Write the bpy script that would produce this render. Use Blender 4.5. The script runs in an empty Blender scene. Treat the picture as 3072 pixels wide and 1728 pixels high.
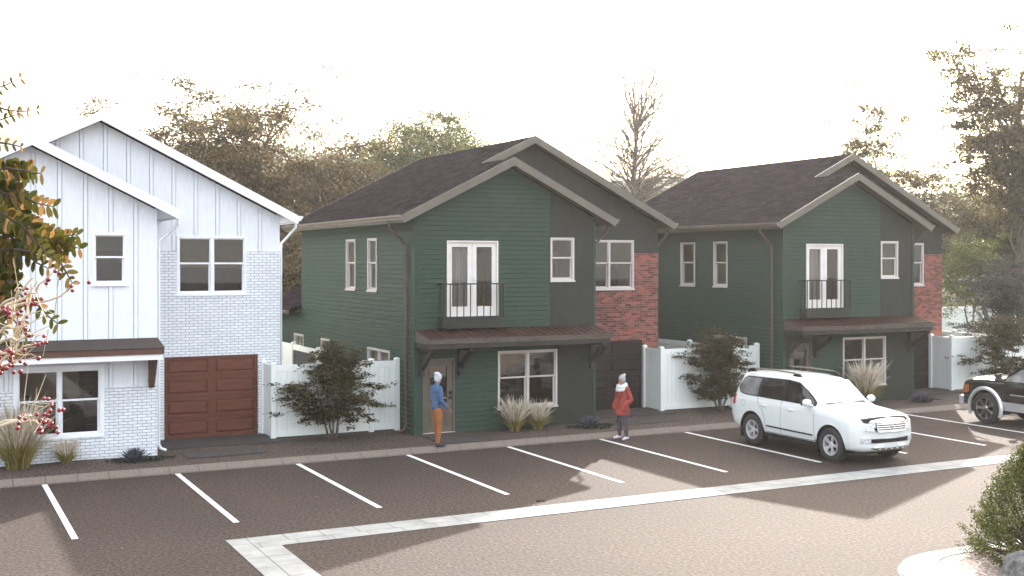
import bpy, bmesh, math, random
import numpy as np
from mathutils import Vector, Matrix
R = math.radians
sc = bpy.context.scene
col = sc.collection

# ------------------------------------------------------------------ camera, sky, sun, exposure
cam_d = bpy.data.cameras.new("camera")
cam = bpy.data.objects.new("camera", cam_d)
col.objects.link(cam)
cam.location = (0, 0, 4.8)
cam.rotation_euler = (R(90), 0, R(-27.12))
cam_d.sensor_width = 36.0
cam_d.lens = 40.72
cam_d.shift_y = -0.02598
cam_d.clip_end = 3000
cam_d.clip_start = 0.05
sc.camera = cam

SUN_AZ, SUN_EL = 43.3, 24.4
w = bpy.data.worlds.new("World")
sc.world = w
w.use_nodes = True
nt = w.node_tree
bg = nt.nodes['Background']
sky = nt.nodes.new('ShaderNodeTexSky')
sky.sky_type = 'NISHITA'
sky.sun_disc = False
sky.sun_elevation = R(SUN_EL)
sky.sun_rotation = R(SUN_AZ)
sky.air_density = 1.0
sky.dust_density = 6.0
sky.ozone_density = 1.0
bg.inputs[1].default_value = 0.08
nt.links.new(sky.outputs[0], bg.inputs[0])
# thin bright overcast veil over the blue sky
veil = nt.nodes.new('ShaderNodeBackground')
veil.inputs[0].default_value = (1.0, .985, .97, 1)
veil.inputs[1].default_value = 0.34
addn = nt.nodes.new('ShaderNodeAddShader')
nt.links.new(bg.outputs[0], addn.inputs[0]); nt.links.new(veil.outputs[0], addn.inputs[1])
nt.links.new(addn.outputs[0], nt.nodes['World Output'].inputs[0])
sun_d = bpy.data.lights.new("sun", 'SUN')
sun_d.energy = 2.1
sun_d.angle = R(0.5)
sun_d.color = (1.0, 0.93, 0.85)
sun = bpy.data.objects.new("sun", sun_d)
col.objects.link(sun)
sv = Vector((math.sin(R(SUN_AZ)) * math.cos(R(SUN_EL)), math.cos(R(SUN_AZ)) * math.cos(R(SUN_EL)), math.sin(R(SUN_EL))))
sun.rotation_euler = sv.to_track_quat('Z', 'Y').to_euler()
sun.location = sv * 80
sc.view_settings.view_transform = 'Standard'
sc.view_settings.look = 'None'
sc.view_settings.exposure = 2.25
sc.view_settings.gamma = 1.0
sc.render.resolution_x = 1024
sc.render.resolution_y = 576

# ------------------------------------------------------------------ helpers
def top(name, label, cat=None, group=None, loc=(0, 0, 0), rz=0, kind=None):
    o = bpy.data.objects.new(name, None)
    o.empty_display_size = 0.3
    col.objects.link(o)
    o.location = loc
    o.rotation_euler = (0, 0, rz)
    return tag(o, label, cat, group, kind)

def tag(o, label=None, cat=None, group=None, kind=None):
    if label: o['label'] = label
    if cat: o['category'] = cat
    if group: o['group'] = group
    if kind: o['kind'] = kind
    return o

def copy_tree(o, parent=None):
    c = o.copy()
    col.objects.link(c)
    c.parent = parent
    for ch in list(o.children):
        copy_tree(ch, c)
    return c

class MB:
    def __init__(s):
        s.v = []; s.f = []; s.n = 0
    def add(s, vs, fs):
        vs = np.asarray(vs, float)
        s.v.append(vs)
        s.f += [tuple(i + s.n for i in f) for f in fs]
        s.n += len(vs)
        return s
    def box(s, x0, x1, y0, y1, z0, z1):
        if x0 > x1: x0, x1 = x1, x0
        if y0 > y1: y0, y1 = y1, y0
        if z0 > z1: z0, z1 = z1, z0
        v = [(x0, y0, z0), (x1, y0, z0), (x1, y1, z0), (x0, y1, z0), (x0, y0, z1), (x1, y0, z1), (x1, y1, z1), (x0, y1, z1)]
        return s.add(v, [(0, 3, 2, 1), (4, 5, 6, 7), (0, 1, 5, 4), (1, 2, 6, 5), (2, 3, 7, 6), (3, 0, 4, 7)])
    def face(s, vs):
        return s.add(vs, [tuple(range(len(vs)))])
    def prism(s, a, b):
        """two matching polygons a, b (lists of 3d points) joined into a solid"""
        n = len(a)
        fs = [tuple(range(n))[::-1], tuple(range(n, 2 * n))]
        fs += [(i, (i + 1) % n, n + (i + 1) % n, n + i) for i in range(n)]
        return s.add(list(a) + list(b), fs)
    def tube(s, pts, rad, n=8, cap=True):
        pts = [Vector(p) for p in pts]
        if not hasattr(rad, '__len__'): rad = [rad] * len(pts)
        vs = []; fs = []
        up = None
        for i, p in enumerate(pts):
            d = (pts[min(i + 1, len(pts) - 1)] - pts[max(i - 1, 0)])
            if d.length < 1e-9: d = Vector((0, 0, 1))
            d.normalize()
            if up is None:
                up = Vector((0, 0, 1)) if abs(d.z) < .9 else Vector((1, 0, 0))
            a = d.cross(up)
            if a.length < 1e-6: a = d.orthogonal()
            a.normalize(); b = a.cross(d); up = b
            r = rad[i]
            ra, rb = (r if hasattr(r, '__len__') else (r, r))
            for k in range(n):
                t = 2 * math.pi * k / n
                vs.append(p + a * math.cos(t) * ra + b * math.sin(t) * rb)
        for i in range(len(pts) - 1):
            for k in range(n):
                fs.append((i * n + k, i * n + (k + 1) % n, (i + 1) * n + (k + 1) % n, (i + 1) * n + k))
        if cap:
            fs.append(tuple(range(n))[::-1]); fs.append(tuple(range((len(pts) - 1) * n, len(pts) * n)))
        return s.add([tuple(v) for v in vs], fs)
    def ball(s, c, r, nu=10, nv=7, jitter=0, rnd=None):
        rr = r if hasattr(r, '__len__') else (r, r, r)
        vs = [(c[0], c[1], c[2] - rr[2])]
        for j in range(1, nv):
            ph = -math.pi / 2 + math.pi * j / nv
            for i in range(nu):
                th = 2 * math.pi * i / nu
                q = 1 + (rnd.uniform(-jitter, jitter) if rnd else 0)
                vs.append((c[0] + rr[0] * math.cos(ph) * math.cos(th) * q, c[1] + rr[1] * math.cos(ph) * math.sin(th) * q, c[2] + rr[2] * math.sin(ph) * q))
        vs.append((c[0], c[1], c[2] + rr[2]))
        fs = []
        for i in range(nu):
            fs.append((0, 1 + (i + 1) % nu, 1 + i))
            fs.append((len(vs) - 1, 1 + (nv - 2) * nu + i, 1 + (nv - 2) * nu + (i + 1) % nu))
        for j in range(nv - 2):
            for i in range(nu):
                a = 1 + j * nu
                fs.append((a + i, a + (i + 1) % nu, a + nu + (i + 1) % nu, a + nu + i))
        return s.add(vs, fs)
    def lathe(s, c, prof, axis='y', n=40):
        """prof: list of (radius, offset along axis)"""
        vs = []; fs = []
        for r, a in prof:
            for k in range(n):
                t = 2 * math.pi * k / n
                if axis == 'y': vs.append((c[0] + r * math.cos(t), c[1] + a, c[2] + r * math.sin(t)))
                elif axis == 'x': vs.append((c[0] + a, c[1] + r * math.cos(t), c[2] + r * math.sin(t)))
                else: vs.append((c[0] + r * math.cos(t), c[1] + r * math.sin(t), c[2] + a))
        for i in range(len(prof) - 1):
            for k in range(n):
                fs.append((i * n + k, i * n + (k + 1) % n, (i + 1) * n + (k + 1) % n, (i + 1) * n + k))
        return s.add(vs, fs)
    def build(s, name, mat, parent=None, smooth=False, off=None, bevel=0, fix=True):
        me = bpy.data.meshes.new(name)
        v = np.concatenate(s.v) if s.v else np.zeros((0, 3))
        if off is not None: v = v - np.array(off)
        me.from_pydata(v.tolist(), [], s.f)
        if fix and len(s.f) < 60000:
            bm = bmesh.new(); bm.from_mesh(me)
            bmesh.ops.recalc_face_normals(bm, faces=bm.faces)
            bm.to_mesh(me); bm.free()
        me.materials.append(mat)
        if smooth:
            me.polygons.foreach_set('use_smooth', [True] * len(me.polygons))
        me.update()
        o = bpy.data.objects.new(name, me)
        col.objects.link(o)
        if parent: o.parent = parent
        if bevel:
            m = o.modifiers.new('bevel', 'BEVEL'); m.width = bevel; m.segments = 2; m.limit_method = 'ANGLE'
        if smooth and len(s.f) < 60000:
            try:
                me.set_sharp_from_angle(angle=R(40))
            except Exception: pass
        return o

# ------------------------------------------------------------------ materials
def new_mat(name):
    m = bpy.data.materials.new(name)
    m.use_nodes = True
    n = m.node_tree.nodes
    return m, m.node_tree, n['Principled BSDF']

def N(nt, t, **kw):
    n = nt.nodes.new(t)
    for k, v in kw.items():
        if k.startswith('i_'):
            n.inputs[k[2:].replace('_', ' ')].default_value = v
        else: setattr(n, k, v)
    return n

def rgba(c): return (c[0], c[1], c[2], 1)

def ramp(nt, fac, stops):
    r = nt.nodes.new('ShaderNodeValToRGB')
    cr = r.color_ramp
    while len(cr.elements) < len(stops): cr.elements.new(0.5)
    for e, (p, c) in zip(cr.elements, stops):
        e.position = p; e.color = rgba(c)
    nt.links.new(fac, r.inputs[0])
    return r.outputs[0]

def mat_noise(name, c1, c2, scale=8, rough=.7, bump=0.0, bscale=None, detail=4, metal=0, spec=.5, dist=.02, c3=None, stretch=None):
    m, nt, b = new_mat(name)
    tc = N(nt, 'ShaderNodeTexCoord')
    co = tc.outputs['Object']
    if stretch:
        mp = N(nt, 'ShaderNodeMapping'); mp.inputs['Scale'].default_value = stretch
        nt.links.new(co, mp.inputs[0]); co = mp.outputs[0]
    n = N(nt, 'ShaderNodeTexNoise'); n.inputs['Scale'].default_value = scale; n.inputs['Detail'].default_value = detail
    nt.links.new(co, n.inputs['Vector'])
    st = [(.3, c1), (.7, c2)] if c3 is None else [(.28, c1), (.5, c2), (.72, c3)]
    nt.links.new(ramp(nt, n.outputs['Fac'], st), b.inputs['Base Color'])
    b.inputs['Roughness'].default_value = rough
    b.inputs['Metallic'].default_value = metal
    b.inputs['Specular IOR Level'].default_value = spec
    if bump:
        n2 = N(nt, 'ShaderNodeTexNoise'); n2.inputs['Scale'].default_value = bscale or scale * 6; n2.inputs['Detail'].default_value = 5
        nt.links.new(co, n2.inputs['Vector'])
        bp = N(nt, 'ShaderNodeBump'); bp.inputs['Strength'].default_value = bump; bp.inputs['Distance'].default_value = dist
        nt.links.new(n2.outputs['Fac'], bp.inputs['Height'])
        nt.links.new(bp.outputs[0], b.inputs['Normal'])
    return m

def mat_plain(name, c, rough=.5, metal=0, spec=.5, coat=0, var=.12):
    m, nt, b = new_mat(name)
    tc = N(nt, 'ShaderNodeTexCoord')
    n = N(nt, 'ShaderNodeTexNoise'); n.inputs['Scale'].default_value = 3.0; n.inputs['Detail'].default_value = 6
    nt.links.new(tc.outputs['Object'], n.inputs['Vector'])
    lo = tuple(x * (1 - var) for x in c); hi = tuple(min(1, x * (1 + var)) for x in c)
    nt.links.new(ramp(nt, n.outputs['Fac'], [(.35, lo), (.65, hi)]), b.inputs['Base Color'])
    b.inputs['Roughness'].default_value = rough
    b.inputs['Metallic'].default_value = metal
    b.inputs['Specular IOR Level'].default_value = spec
    b.inputs['Coat Weight'].default_value = coat
    b.inputs['Coat Roughness'].default_value = .05
    return m

def mat_brick(name, c1, c2, mortar, rough=.85, bump=.6, bw=.215, bh=.073):
    m, nt, b = new_mat(name)
    tc = N(nt, 'ShaderNodeTexCoord')
    sp = N(nt, 'ShaderNodeSeparateXYZ'); nt.links.new(tc.outputs['Object'], sp.inputs[0])
    ad = N(nt, 'ShaderNodeMath', operation='ADD'); nt.links.new(sp.outputs[0], ad.inputs[0]); nt.links.new(sp.outputs[1], ad.inputs[1])
    cb = N(nt, 'ShaderNodeCombineXYZ'); nt.links.new(ad.outputs[0], cb.inputs[0]); nt.links.new(sp.outputs[2], cb.inputs[1])
    # slight wobble so the courses are not ruler straight
    nz = N(nt, 'ShaderNodeTexNoise'); nz.inputs['Scale'].default_value = 9; nt.links.new(cb.outputs[0], nz.inputs['Vector'])
    sc_ = N(nt, 'ShaderNodeVectorMath', operation='SCALE'); sc_.inputs['Scale'].default_value = .012
    nt.links.new(nz.outputs['Color'], sc_.inputs[0])
    av = N(nt, 'ShaderNodeVectorMath', operation='ADD'); nt.links.new(cb.outputs[0], av.inputs[0]); nt.links.new(sc_.outputs[0], av.inputs[1])
    br = N(nt, 'ShaderNodeTexBrick')
    br.inputs['Scale'].default_value = 1.0
    br.inputs['Brick Width'].default_value = bw
    br.inputs['Row Height'].default_value = bh
    br.inputs['Mortar Size'].default_value = .007
    br.inputs['Mortar Smooth'].default_value = .3
    br.inputs['Color1'].default_value = rgba(c1); br.inputs['Color2'].default_value = rgba(c2); br.inputs['Mortar'].default_value = rgba(mortar)
    nt.links.new(av.outputs[0], br.inputs['Vector'])
    n2 = N(nt, 'ShaderNodeTexNoise'); n2.inputs['Scale'].default_value = 22; n2.inputs['Detail'].default_value = 5
    nt.links.new(cb.outputs[0], n2.inputs['Vector'])
    mx = N(nt, 'ShaderNodeMix', data_type='RGBA', blend_type='OVERLAY'); mx.inputs[0].default_value = .55
    nt.links.new(br.outputs['Color'], mx.inputs[6]); nt.links.new(n2.outputs['Fac'], mx.inputs[7])
    nt.links.new(mx.outputs[2], b.inputs['Base Color'])
    b.inputs['Roughness'].default_value = rough
    bp = N(nt, 'ShaderNodeBump'); bp.inputs['Strength'].default_value = bump; bp.inputs['Distance'].default_value = .012; bp.invert = True
    nt.links.new(br.outputs['Fac'], bp.inputs['Height'])
    bp2 = N(nt, 'ShaderNodeBump'); bp2.inputs['Strength'].default_value = .4; bp2.inputs['Distance'].default_value = .006
    nt.links.new(n2.outputs['Fac'], bp2.inputs['Height']); nt.links.new(bp.outputs[0], bp2.inputs['Normal'])
    nt.links.new(bp2.outputs[0], b.inputs['Normal'])
    return m

def mat_wood(name, c1, c2, axis=(1, 1, 1), rough=.75, bump=.3):
    return mat_noise(name, c1, c2, scale=6, rough=rough, bump=bump, bscale=14, stretch=axis, dist=.01)

def mat_leaf(name, stops, rough=.55, trans=.35):
    m, nt, b = new_mat(name)
    g = N(nt, 'ShaderNodeNewGeometry')
    c = ramp(nt, g.outputs['Random Per Island'], stops)
    b.inputs['Roughness'].default_value = rough
    b.inputs['Specular IOR Level'].default_value = .3
    nt.links.new(c, b.inputs['Base Color'])
    tr = N(nt, 'ShaderNodeBsdfTranslucent'); nt.links.new(c, tr.inputs[0])
    mx = N(nt, 'ShaderNodeMixShader'); mx.inputs[0].default_value = trans
    out = nt.nodes['Material Output']
    nt.links.new(b.outputs[0], mx.inputs[1]); nt.links.new(tr.outputs[0], mx.inputs[2]); nt.links.new(mx.outputs[0], out.inputs[0])
    return m

def mat_glass(name, tint=(.75, .78, .77), refl=1.6, base=.05, rough=.02, gcol=(1, 1, 1)):
    m, nt, b = new_mat(name)
    nt.nodes.remove(b)
    lw = N(nt, 'ShaderNodeLayerWeight'); lw.inputs[0].default_value = .5
    fr = N(nt, 'ShaderNodeMath', operation='POWER'); fr.inputs[1].default_value = 4.0
    nt.links.new(lw.outputs['Facing'], fr.inputs[0])
    ma = N(nt, 'ShaderNodeMath', operation='MULTIPLY_ADD'); ma.use_clamp = True
    ma.inputs[1].default_value = refl; ma.inputs[2].default_value = base
    nt.links.new(fr.outputs[0], ma.inputs[0])
    tr = N(nt, 'ShaderNodeBsdfTransparent'); tr.inputs[0].default_value = rgba(tint)
    gl = N(nt, 'ShaderNodeBsdfGlossy'); gl.inputs['Roughness'].default_value = rough; gl.inputs[0].default_value = rgba(gcol)
    mx = N(nt, 'ShaderNodeMixShader')
    nt.links.new(ma.outputs[0], mx.inputs[0]); nt.links.new(tr.outputs[0], mx.inputs[1]); nt.links.new(gl.outputs[0], mx.inputs[2])
    nt.links.new(mx.outputs[0], nt.nodes['Material Output'].inputs[0])
    return m

def mat_asphalt(name, c1, c2, c3):
    m, nt, b = new_mat(name)
    tc = N(nt, 'ShaderNodeTexCoord')
    co = tc.outputs['Object']
    n1 = N(nt, 'ShaderNodeTexNoise'); n1.inputs['Scale'].default_value = 17; n1.inputs['Detail'].default_value = 3; n1.inputs['Roughness'].default_value = .7
    n2 = N(nt, 'ShaderNodeTexNoise'); n2.inputs['Scale'].default_value = .35; n2.inputs['Detail'].default_value = 5
    vo = N(nt, 'ShaderNodeTexVoronoi'); vo.inputs['Scale'].default_value = 14
    for n in (n1, n2, vo): nt.links.new(co, n.inputs['Vector'])
    ca = ramp(nt, n1.outputs['Fac'], [(.36, c1), (.5, c2), (.66, c3)])
    cb = ramp(nt, n2.outputs['Fac'], [(.3, (.38, .38, .38)), (.5, (.5, .5, .5)), (.7, (.62, .61, .60))])
    mx = N(nt, 'ShaderNodeMix', data_type='RGBA', blend_type='OVERLAY'); mx.inputs[0].default_value = .8
    nt.links.new(ca, mx.inputs[6]); nt.links.new(cb, mx.inputs[7])
    nt.links.new(mx.outputs[2], b.inputs['Base Color'])
    b.inputs['Roughness'].default_value = .85
    b.inputs['Specular IOR Level'].default_value = .35
    ad = N(nt, 'ShaderNodeMath', operation='ADD'); nt.links.new(n1.outputs['Fac'], ad.inputs[0]); nt.links.new(vo.outputs['Distance'], ad.inputs[1])
    bp = N(nt, 'ShaderNodeBump'); bp.inputs['Strength'].default_value = .55; bp.inputs['Distance'].default_value = .012
    nt.links.new(ad.outputs[0], bp.inputs['Height']); nt.links.new(bp.outputs[0], b.inputs['Normal'])
    return m

HAZE_D = .00034
def mat_shingle(name, c1, c2, gap):
    m, nt, b = new_mat(name)
    tc = N(nt, 'ShaderNodeTexCoord')
    sp = N(nt, 'ShaderNodeSeparateXYZ'); nt.links.new(tc.outputs['Object'], sp.inputs[0])
    mu = N(nt, 'ShaderNodeMath', operation='MULTIPLY'); mu.inputs[1].default_value = 1.118; nt.links.new(sp.outputs[0], mu.inputs[0])
    cb = N(nt, 'ShaderNodeCombineXYZ'); nt.links.new(sp.outputs[1], cb.inputs[0]); nt.links.new(mu.outputs[0], cb.inputs[1])
    br = N(nt, 'ShaderNodeTexBrick'); br.inputs['Scale'].default_value = 1.0
    br.inputs['Brick Width'].default_value = .33; br.inputs['Row Height'].default_value = .145; br.inputs['Mortar Size'].default_value = .008; br.inputs['Mortar Smooth'].default_value = .4
    br.inputs['Color1'].default_value = rgba(c1); br.inputs['Color2'].default_value = rgba(c2); br.inputs['Mortar'].default_value = rgba(gap)
    nt.links.new(cb.outputs[0], br.inputs['Vector'])
    n2 = N(nt, 'ShaderNodeTexNoise'); n2.inputs['Scale'].default_value = 1.6; n2.inputs['Detail'].default_value = 8; n2.inputs['Roughness'].default_value = .7
    nt.links.new(cb.outputs[0], n2.inputs['Vector'])
    mx = N(nt, 'ShaderNodeMix', data_type='RGBA', blend_type='OVERLAY'); mx.inputs[0].default_value = .7
    nt.links.new(br.outputs['Color'], mx.inputs[6]); nt.links.new(ramp(nt, n2.outputs['Fac'], [(.3, (.25, .25, .25)), (.7, (.75, .75, .75))]), mx.inputs[7])
    nt.links.new(mx.outputs[2], b.inputs['Base Color'])
    b.inputs['Roughness'].default_value = 1.0; b.inputs['Specular IOR Level'].default_value = 0
    n3 = N(nt, 'ShaderNodeTexNoise'); n3.inputs['Scale'].default_value = 60; nt.links.new(tc.outputs['Object'], n3.inputs['Vector'])
    bp = N(nt, 'ShaderNodeBump'); bp.invert = True; bp.inputs['Strength'].default_value = .7; bp.inputs['Distance'].default_value = .01; nt.links.new(br.outputs['Fac'], bp.inputs['Height'])
    bp2 = N(nt, 'ShaderNodeBump'); bp2.inputs['Strength'].default_value = .5; bp2.inputs['Distance'].default_value = .006; nt.links.new(n3.outputs['Fac'], bp2.inputs['Height']); nt.links.new(bp.outputs[0], bp2.inputs['Normal'])
    nt.links.new(bp2.outputs[0], b.inputs['Normal'])
    return m

M = {}
M['asphalt'] = mat_asphalt('asphalt', (.005, .0030, .0023), (.031, .0188, .0132), (.090, .058, .043))
M['gravel'] = mat_asphalt('gravel', (.02, .013, .010), (.055, .036, .027), (.17, .125, .10))
M['island_gravel'] = mat_asphalt('island_gravel', (.12, .09, .08), (.30, .24, .20), (.5, .43, .38))
M['earth'] = mat_noise('earth', (.035, .042, .018), (.07, .07, .036), scale=.4, spec=0, rough=1, bump=.4, bscale=4)
M['paint'] = mat_noise('road_paint', (.62, .62, .60), (.78, .78, .76), scale=14, rough=.7, bump=.2, bscale=40)
M['kerb'] = mat_noise('kerb_concrete', (.13, .105, .085), (.21, .17, .14), scale=30, rough=.9, bump=.5, bscale=60)
M['gutter_conc'] = mat_noise('strip_concrete', (.22, .225, .215), (.33, .335, .32), scale=2.5, rough=.85, bump=.25, bscale=60)
M['slab'] = mat_noise('slab_dark', (.035, .027, .025), (.055, .044, .041), scale=7, rough=.8, bump=.3, bscale=50)
M['w_board'] = mat_noise('white_board', (.74, .77, .81), (.84, .87, .91), scale=5, rough=.6, bump=.35, bscale=16, stretch=(6, 6, .5), dist=.006)
M['w_trim'] = mat_plain('white_trim', (.86, .88, .91), .45, var=.04)
M['w_brick'] = mat_brick('white_brick', (.74, .77, .81), (.84, .87, .90), (.30, .32, .34), bump=1.0)
M['r_brick'] = mat_brick('red_brick', (.07, .018, .013), (.30, .085, .062), (.20, .15, .13))
M['siding'] = mat_noise('green_siding', (.021, .046, .031), (.033, .063, .045), scale=4, rough=.6, bump=.3, bscale=18, stretch=(.6, .6, 8), dist=.004, spec=.2)
M['panel'] = mat_noise('dark_panel', (.024, .028, .023), (.034, .037, .032), scale=4, rough=.65, bump=.2, bscale=60, spec=.2)
M['upanel'] = M['panel']
M['taupe'] = mat_plain('taupe_trim', (.125, .112, .085), .55, var=.08)
M['roof_m'] = mat_shingle('shingle_roof', (.014, .0108, .0128), (.032, .0255, .029), (.006, .0045, .005))
M['roof_w'] = mat_shingle('brown_shingle', (.035, .025, .021), (.08, .058, .046), (.015, .01, .008))
M['copper'] = mat_plain('copper_roof', (.055, .022, .016), .5, metal=.3, var=.25)
M['w_canopy'] = mat_noise('dark_brown_canopy_top', (.022, .014, .011), (.045, .03, .024), scale=30, rough=.85, bump=.4, bscale=60)
M['w_fascia'] = mat_wood('brown_canopy_edge', (.075, .032, .02), (.13, .06, .04), axis=(14, 1, 1))
M['m_fascia'] = mat_wood('weathered_canopy_edge', (.055, .042, .032), (.11, .09, .072), axis=(1, 1, 5))
M['dark_wood'] = mat_wood('dark_timber', (.016, .012, .010), (.04, .031, .025), axis=(4, 4, 1))
M['brown_wood'] = mat_wood('brown_timber', (.07, .032, .018), (.12, .06, .035), axis=(4, 4, 1))
M['w_garage'] = mat_wood('brown_garage_door', (.095, .024, .012), (.15, .042, .022), axis=(.6, 1, 6))
M['m_garage'] = mat_plain('black_garage_door', (.014, .009, .0085), .55, spec=.25)
M['door'] = mat_plain('taupe_door', (.10, .08, .06), .5)
M['m_frame'] = mat_plain('cream_window_frame', (.55, .50, .47), .45, var=.05)
M['fd'] = mat_plain('cream_french_door', (.72, .68, .64), .45, var=.05)
M['w_gut'] = mat_plain('white_gutter', (.78, .82, .84), .4, var=.04)
M['m_gut'] = mat_plain('tan_gutter', (.16, .125, .10), .45)
M['m_spout'] = mat_plain('brown_downspout', (.09, .055, .045), .45)
M['soffit_m'] = mat_plain('dark_soffit', (.075, .058, .055), .7)
M['rail'] = mat_plain('black_railing', (.02, .018, .018), .45, metal=.3)
M['fence'] = mat_noise('white_vinyl', (.76, .80, .76), (.86, .88, .84), scale=1.6, rough=.4, bump=.08, bscale=30, stretch=(1, 1, .4))
M['fence_dark'] = mat_plain('charcoal_slats', (.03, .03, .033), .5)
M['room'] = mat_plain('beige_room_wall', (.66, .52, .37), .8, var=.05)
M['floor_wood'] = mat_wood('room_floor', (.10, .05, .025), (.2, .11, .06))
M['stairs'] = mat_plain('dark_stair', (.06, .04, .03), .6)
M['curtain'] = mat_noise('grey_curtain', (.20, .17, .16), (.45, .40, .37), scale=9, rough=.9, stretch=(4, 4, .05))
M['glass'] = mat_glass('window_glass', base=.06, refl=.9)
M['chrome'] = mat_plain('chrome', (.75, .76, .78), .12, metal=1, var=.03)
M['silver'] = mat_plain('silver_alloy', (.75, .75, .76), .3, metal=.6, var=.05)
M['rubber'] = mat_noise('tyre_rubber', (.016, .015, .015), (.03, .028, .028), scale=30, rough=.75, bump=.3, bscale=60)
M['black'] = mat_plain('black_plastic', (.010, .009, .009), .6, spec=.25)
M['car_white'] = mat_plain('white_car_paint', (.70, .73, .71), .25, coat=.6, var=.01)
M['car_black'] = mat_plain('black_car_paint', (.012, .011, .011), .2, coat=1, var=.05)
M['car_glass'] = mat_glass('dark_car_glass', tint=(.10, .09, .085), base=.04, refl=1.2)
M['quarter_glass'] = mat_glass('clear_car_glass', tint=(.62, .62, .6), base=.04, refl=1.0)
M['screen_glass'] = mat_glass('bright_windscreen', tint=(.5, .5, .5), base=.75, refl=1.5, rough=.08)
M['lamp'] = mat_noise('headlamp_glass', (.30, .32, .34), (.85, .87, .9), scale=26, rough=.12, bump=.6, bscale=30, metal=.4)
M['amber'] = mat_plain('amber_lamp', (.35, .10, .02), .2)
M['red_lamp'] = mat_plain('red_lamp', (.45, .02, .02), .2)
M['bark'] = mat_noise('bark', (.055, .042, .032), (.13, .105, .085), scale=10, rough=.95, bump=.6, bscale=20, stretch=(1, 1, .3))
M['pale_bark'] = mat_noise('pale_bark', (.13, .11, .09), (.26, .22, .18), scale=5, rough=.95, bump=.6, bscale=10, stretch=(1, 1, .3))
M['pale_twig'] = mat_noise('pale_twig', (.40, .33, .22), (.62, .52, .38), scale=30, rough=.8)
M['berry'] = mat_plain('red_berry', (.22, .012, .02), .3, coat=.4, var=.3)
LF = {}
LF['rust'] = mat_leaf('rust_leaves', [(0, (.05, .047, .018)), (.45, (.11, .092, .036)), (.8, (.17, .115, .048)), (1, (.30, .18, .08))])
LF['green'] = mat_leaf('green_leaves', [(0, (.05, .065, .022)), (.5, (.10, .115, .04)), (1, (.19, .19, .075))])
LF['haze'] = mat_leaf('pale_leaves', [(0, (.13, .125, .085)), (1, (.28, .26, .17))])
LF['olive'] = mat_leaf('olive_leaves', [(0, (.04, .038, .014)), (.5, (.10, .085, .032)), (.9, (.18, .145, .06)), (1, (.28, .22, .10))], trans=.5)
LF['lime'] = mat_leaf('lime_leaves', [(0, (.05, .07, .012)), (.6, (.11, .14, .03)), (1, (.25, .24, .06))])
LF['maple'] = mat_leaf('shrub_leaves', [(0, (.018, .017, .004)), (.6, (.055, .045, .011)), (1, (.12, .10, .028))], trans=.3)
LF['spruce'] = mat_leaf('spruce_needles', [(0, (.008, .014, .012)), (.6, (.022, .035, .030)), (1, (.06, .085, .075))], trans=.1)
LF['juniper'] = mat_leaf('juniper_needles', [(0, (.02, .03, .004)), (.5, (.075, .09, .012)), (.85, (.17, .17, .03)), (1, (.3, .28, .08))], trans=.25)
LF['locust'] = mat_leaf('locust_leaves', [(0, (.035, .042, .008)), (.5, (.08, .078, .016)), (.8, (.15, .10, .03)), (1, (.32, .17, .065))], trans=.3)
LF['blade'] = mat_leaf('grass_blades', [(0, (.10, .09, .02)), (.5, (.26, .22, .06)), (1, (.6, .46, .18))])
LF['plume'] = mat_leaf('grass_plumes', [(0, (.34, .28, .20)), (.5, (.66, .58, .46)), (1, (.9, .84, .74))])
LF['agave'] = mat_leaf('agave_blades', [(0, (.03, .032, .042)), (.6, (.09, .09, .12)), (1, (.17, .17, .22))], trans=.05)
LF['cover'] = mat_leaf('cover_leaves', [(0, (.008, .012, .008)), (1, (.03, .04, .025))], trans=.1)
M['rock'] = mat_noise('grey_rock', (.06, .06, .06), (.2, .2, .19), scale=7, rough=.95, bump=.9, bscale=22, dist=.05)
# ------------------------------------------------------------------
# ------------------------------------------------------------------ ground, parking lot, kerb, slabs
def struct(name, mb, mat, label=None, **k):
    o = mb.build(name, mat, None, **k)
    tag(o, label, None, None, 'structure')
    return o

def grid_sheet(name, mat, x0, x1, y0, y1, z, nx, ny, amp=0, seed=0, label=None):
    rnd = np.random.RandomState(seed)
    xs = np.linspace(x0, x1, nx); ys = np.linspace(y0, y1, ny)
    X, Y = np.meshgrid(xs, ys)
    Z = np.full_like(X, z)
    if amp:
        for k in range(14):
            fx, fy, p, q = rnd.uniform(.4, 3.2), rnd.uniform(.6, 4), rnd.uniform(0, 6), rnd.uniform(0, 6)
            Z += amp / 5 * np.sin(X * fx + p) * np.sin(Y * fy + q)
        e = np.minimum(1, (Y - y0) / .35)
        Z = z + (Z - z) * e
    v = np.stack([X.ravel(), Y.ravel(), Z.ravel()], 1)
    f = [(j * nx + i, j * nx + i + 1, (j + 1) * nx + i + 1, (j + 1) * nx + i) for j in range(ny - 1) for i in range(nx - 1)]
    mb = MB(); mb.add(v, f)
    return struct(name, mb, mat, label, smooth=True, fix=False)

grid_sheet('ground', M['earth'], -900, 900, 26.9, 1200, .06, 3, 3, label='pale grassy ground behind the row of houses')
grid_sheet('parking_lot', M['asphalt'], -300, 300, -200, 26.79, 0, 3, 3, label='brown speckled asphalt parking lot in front of the houses')
grid_sheet('gravel_bed', M['gravel'], -25, 70, 27.03, 33, .118, 400, 40, amp=.022, seed=3, label='reddish gravel bed between kerb and house fronts')
mb = MB()
x = 1.787 - .653 * 40
while x < 62:
    a, b = x + .006, x + .653 - .006
    prof = [(26.74, -.05), (26.74, .018), (26.80, .045), (26.93, .105), (26.98, .122), (27.07, .124), (27.07, -.05)]
    mb.prism([(a, y, z) for y, z in prof], [(b, y, z) for y, z in prof])
    x += .653
struct('kerb', mb, M['kerb'], 'sloped concrete kerb blocks along the gravel bed')
mb = MB(); mb.box(-25, 62, 26.76, 27.06, -.05, .03)
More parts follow.
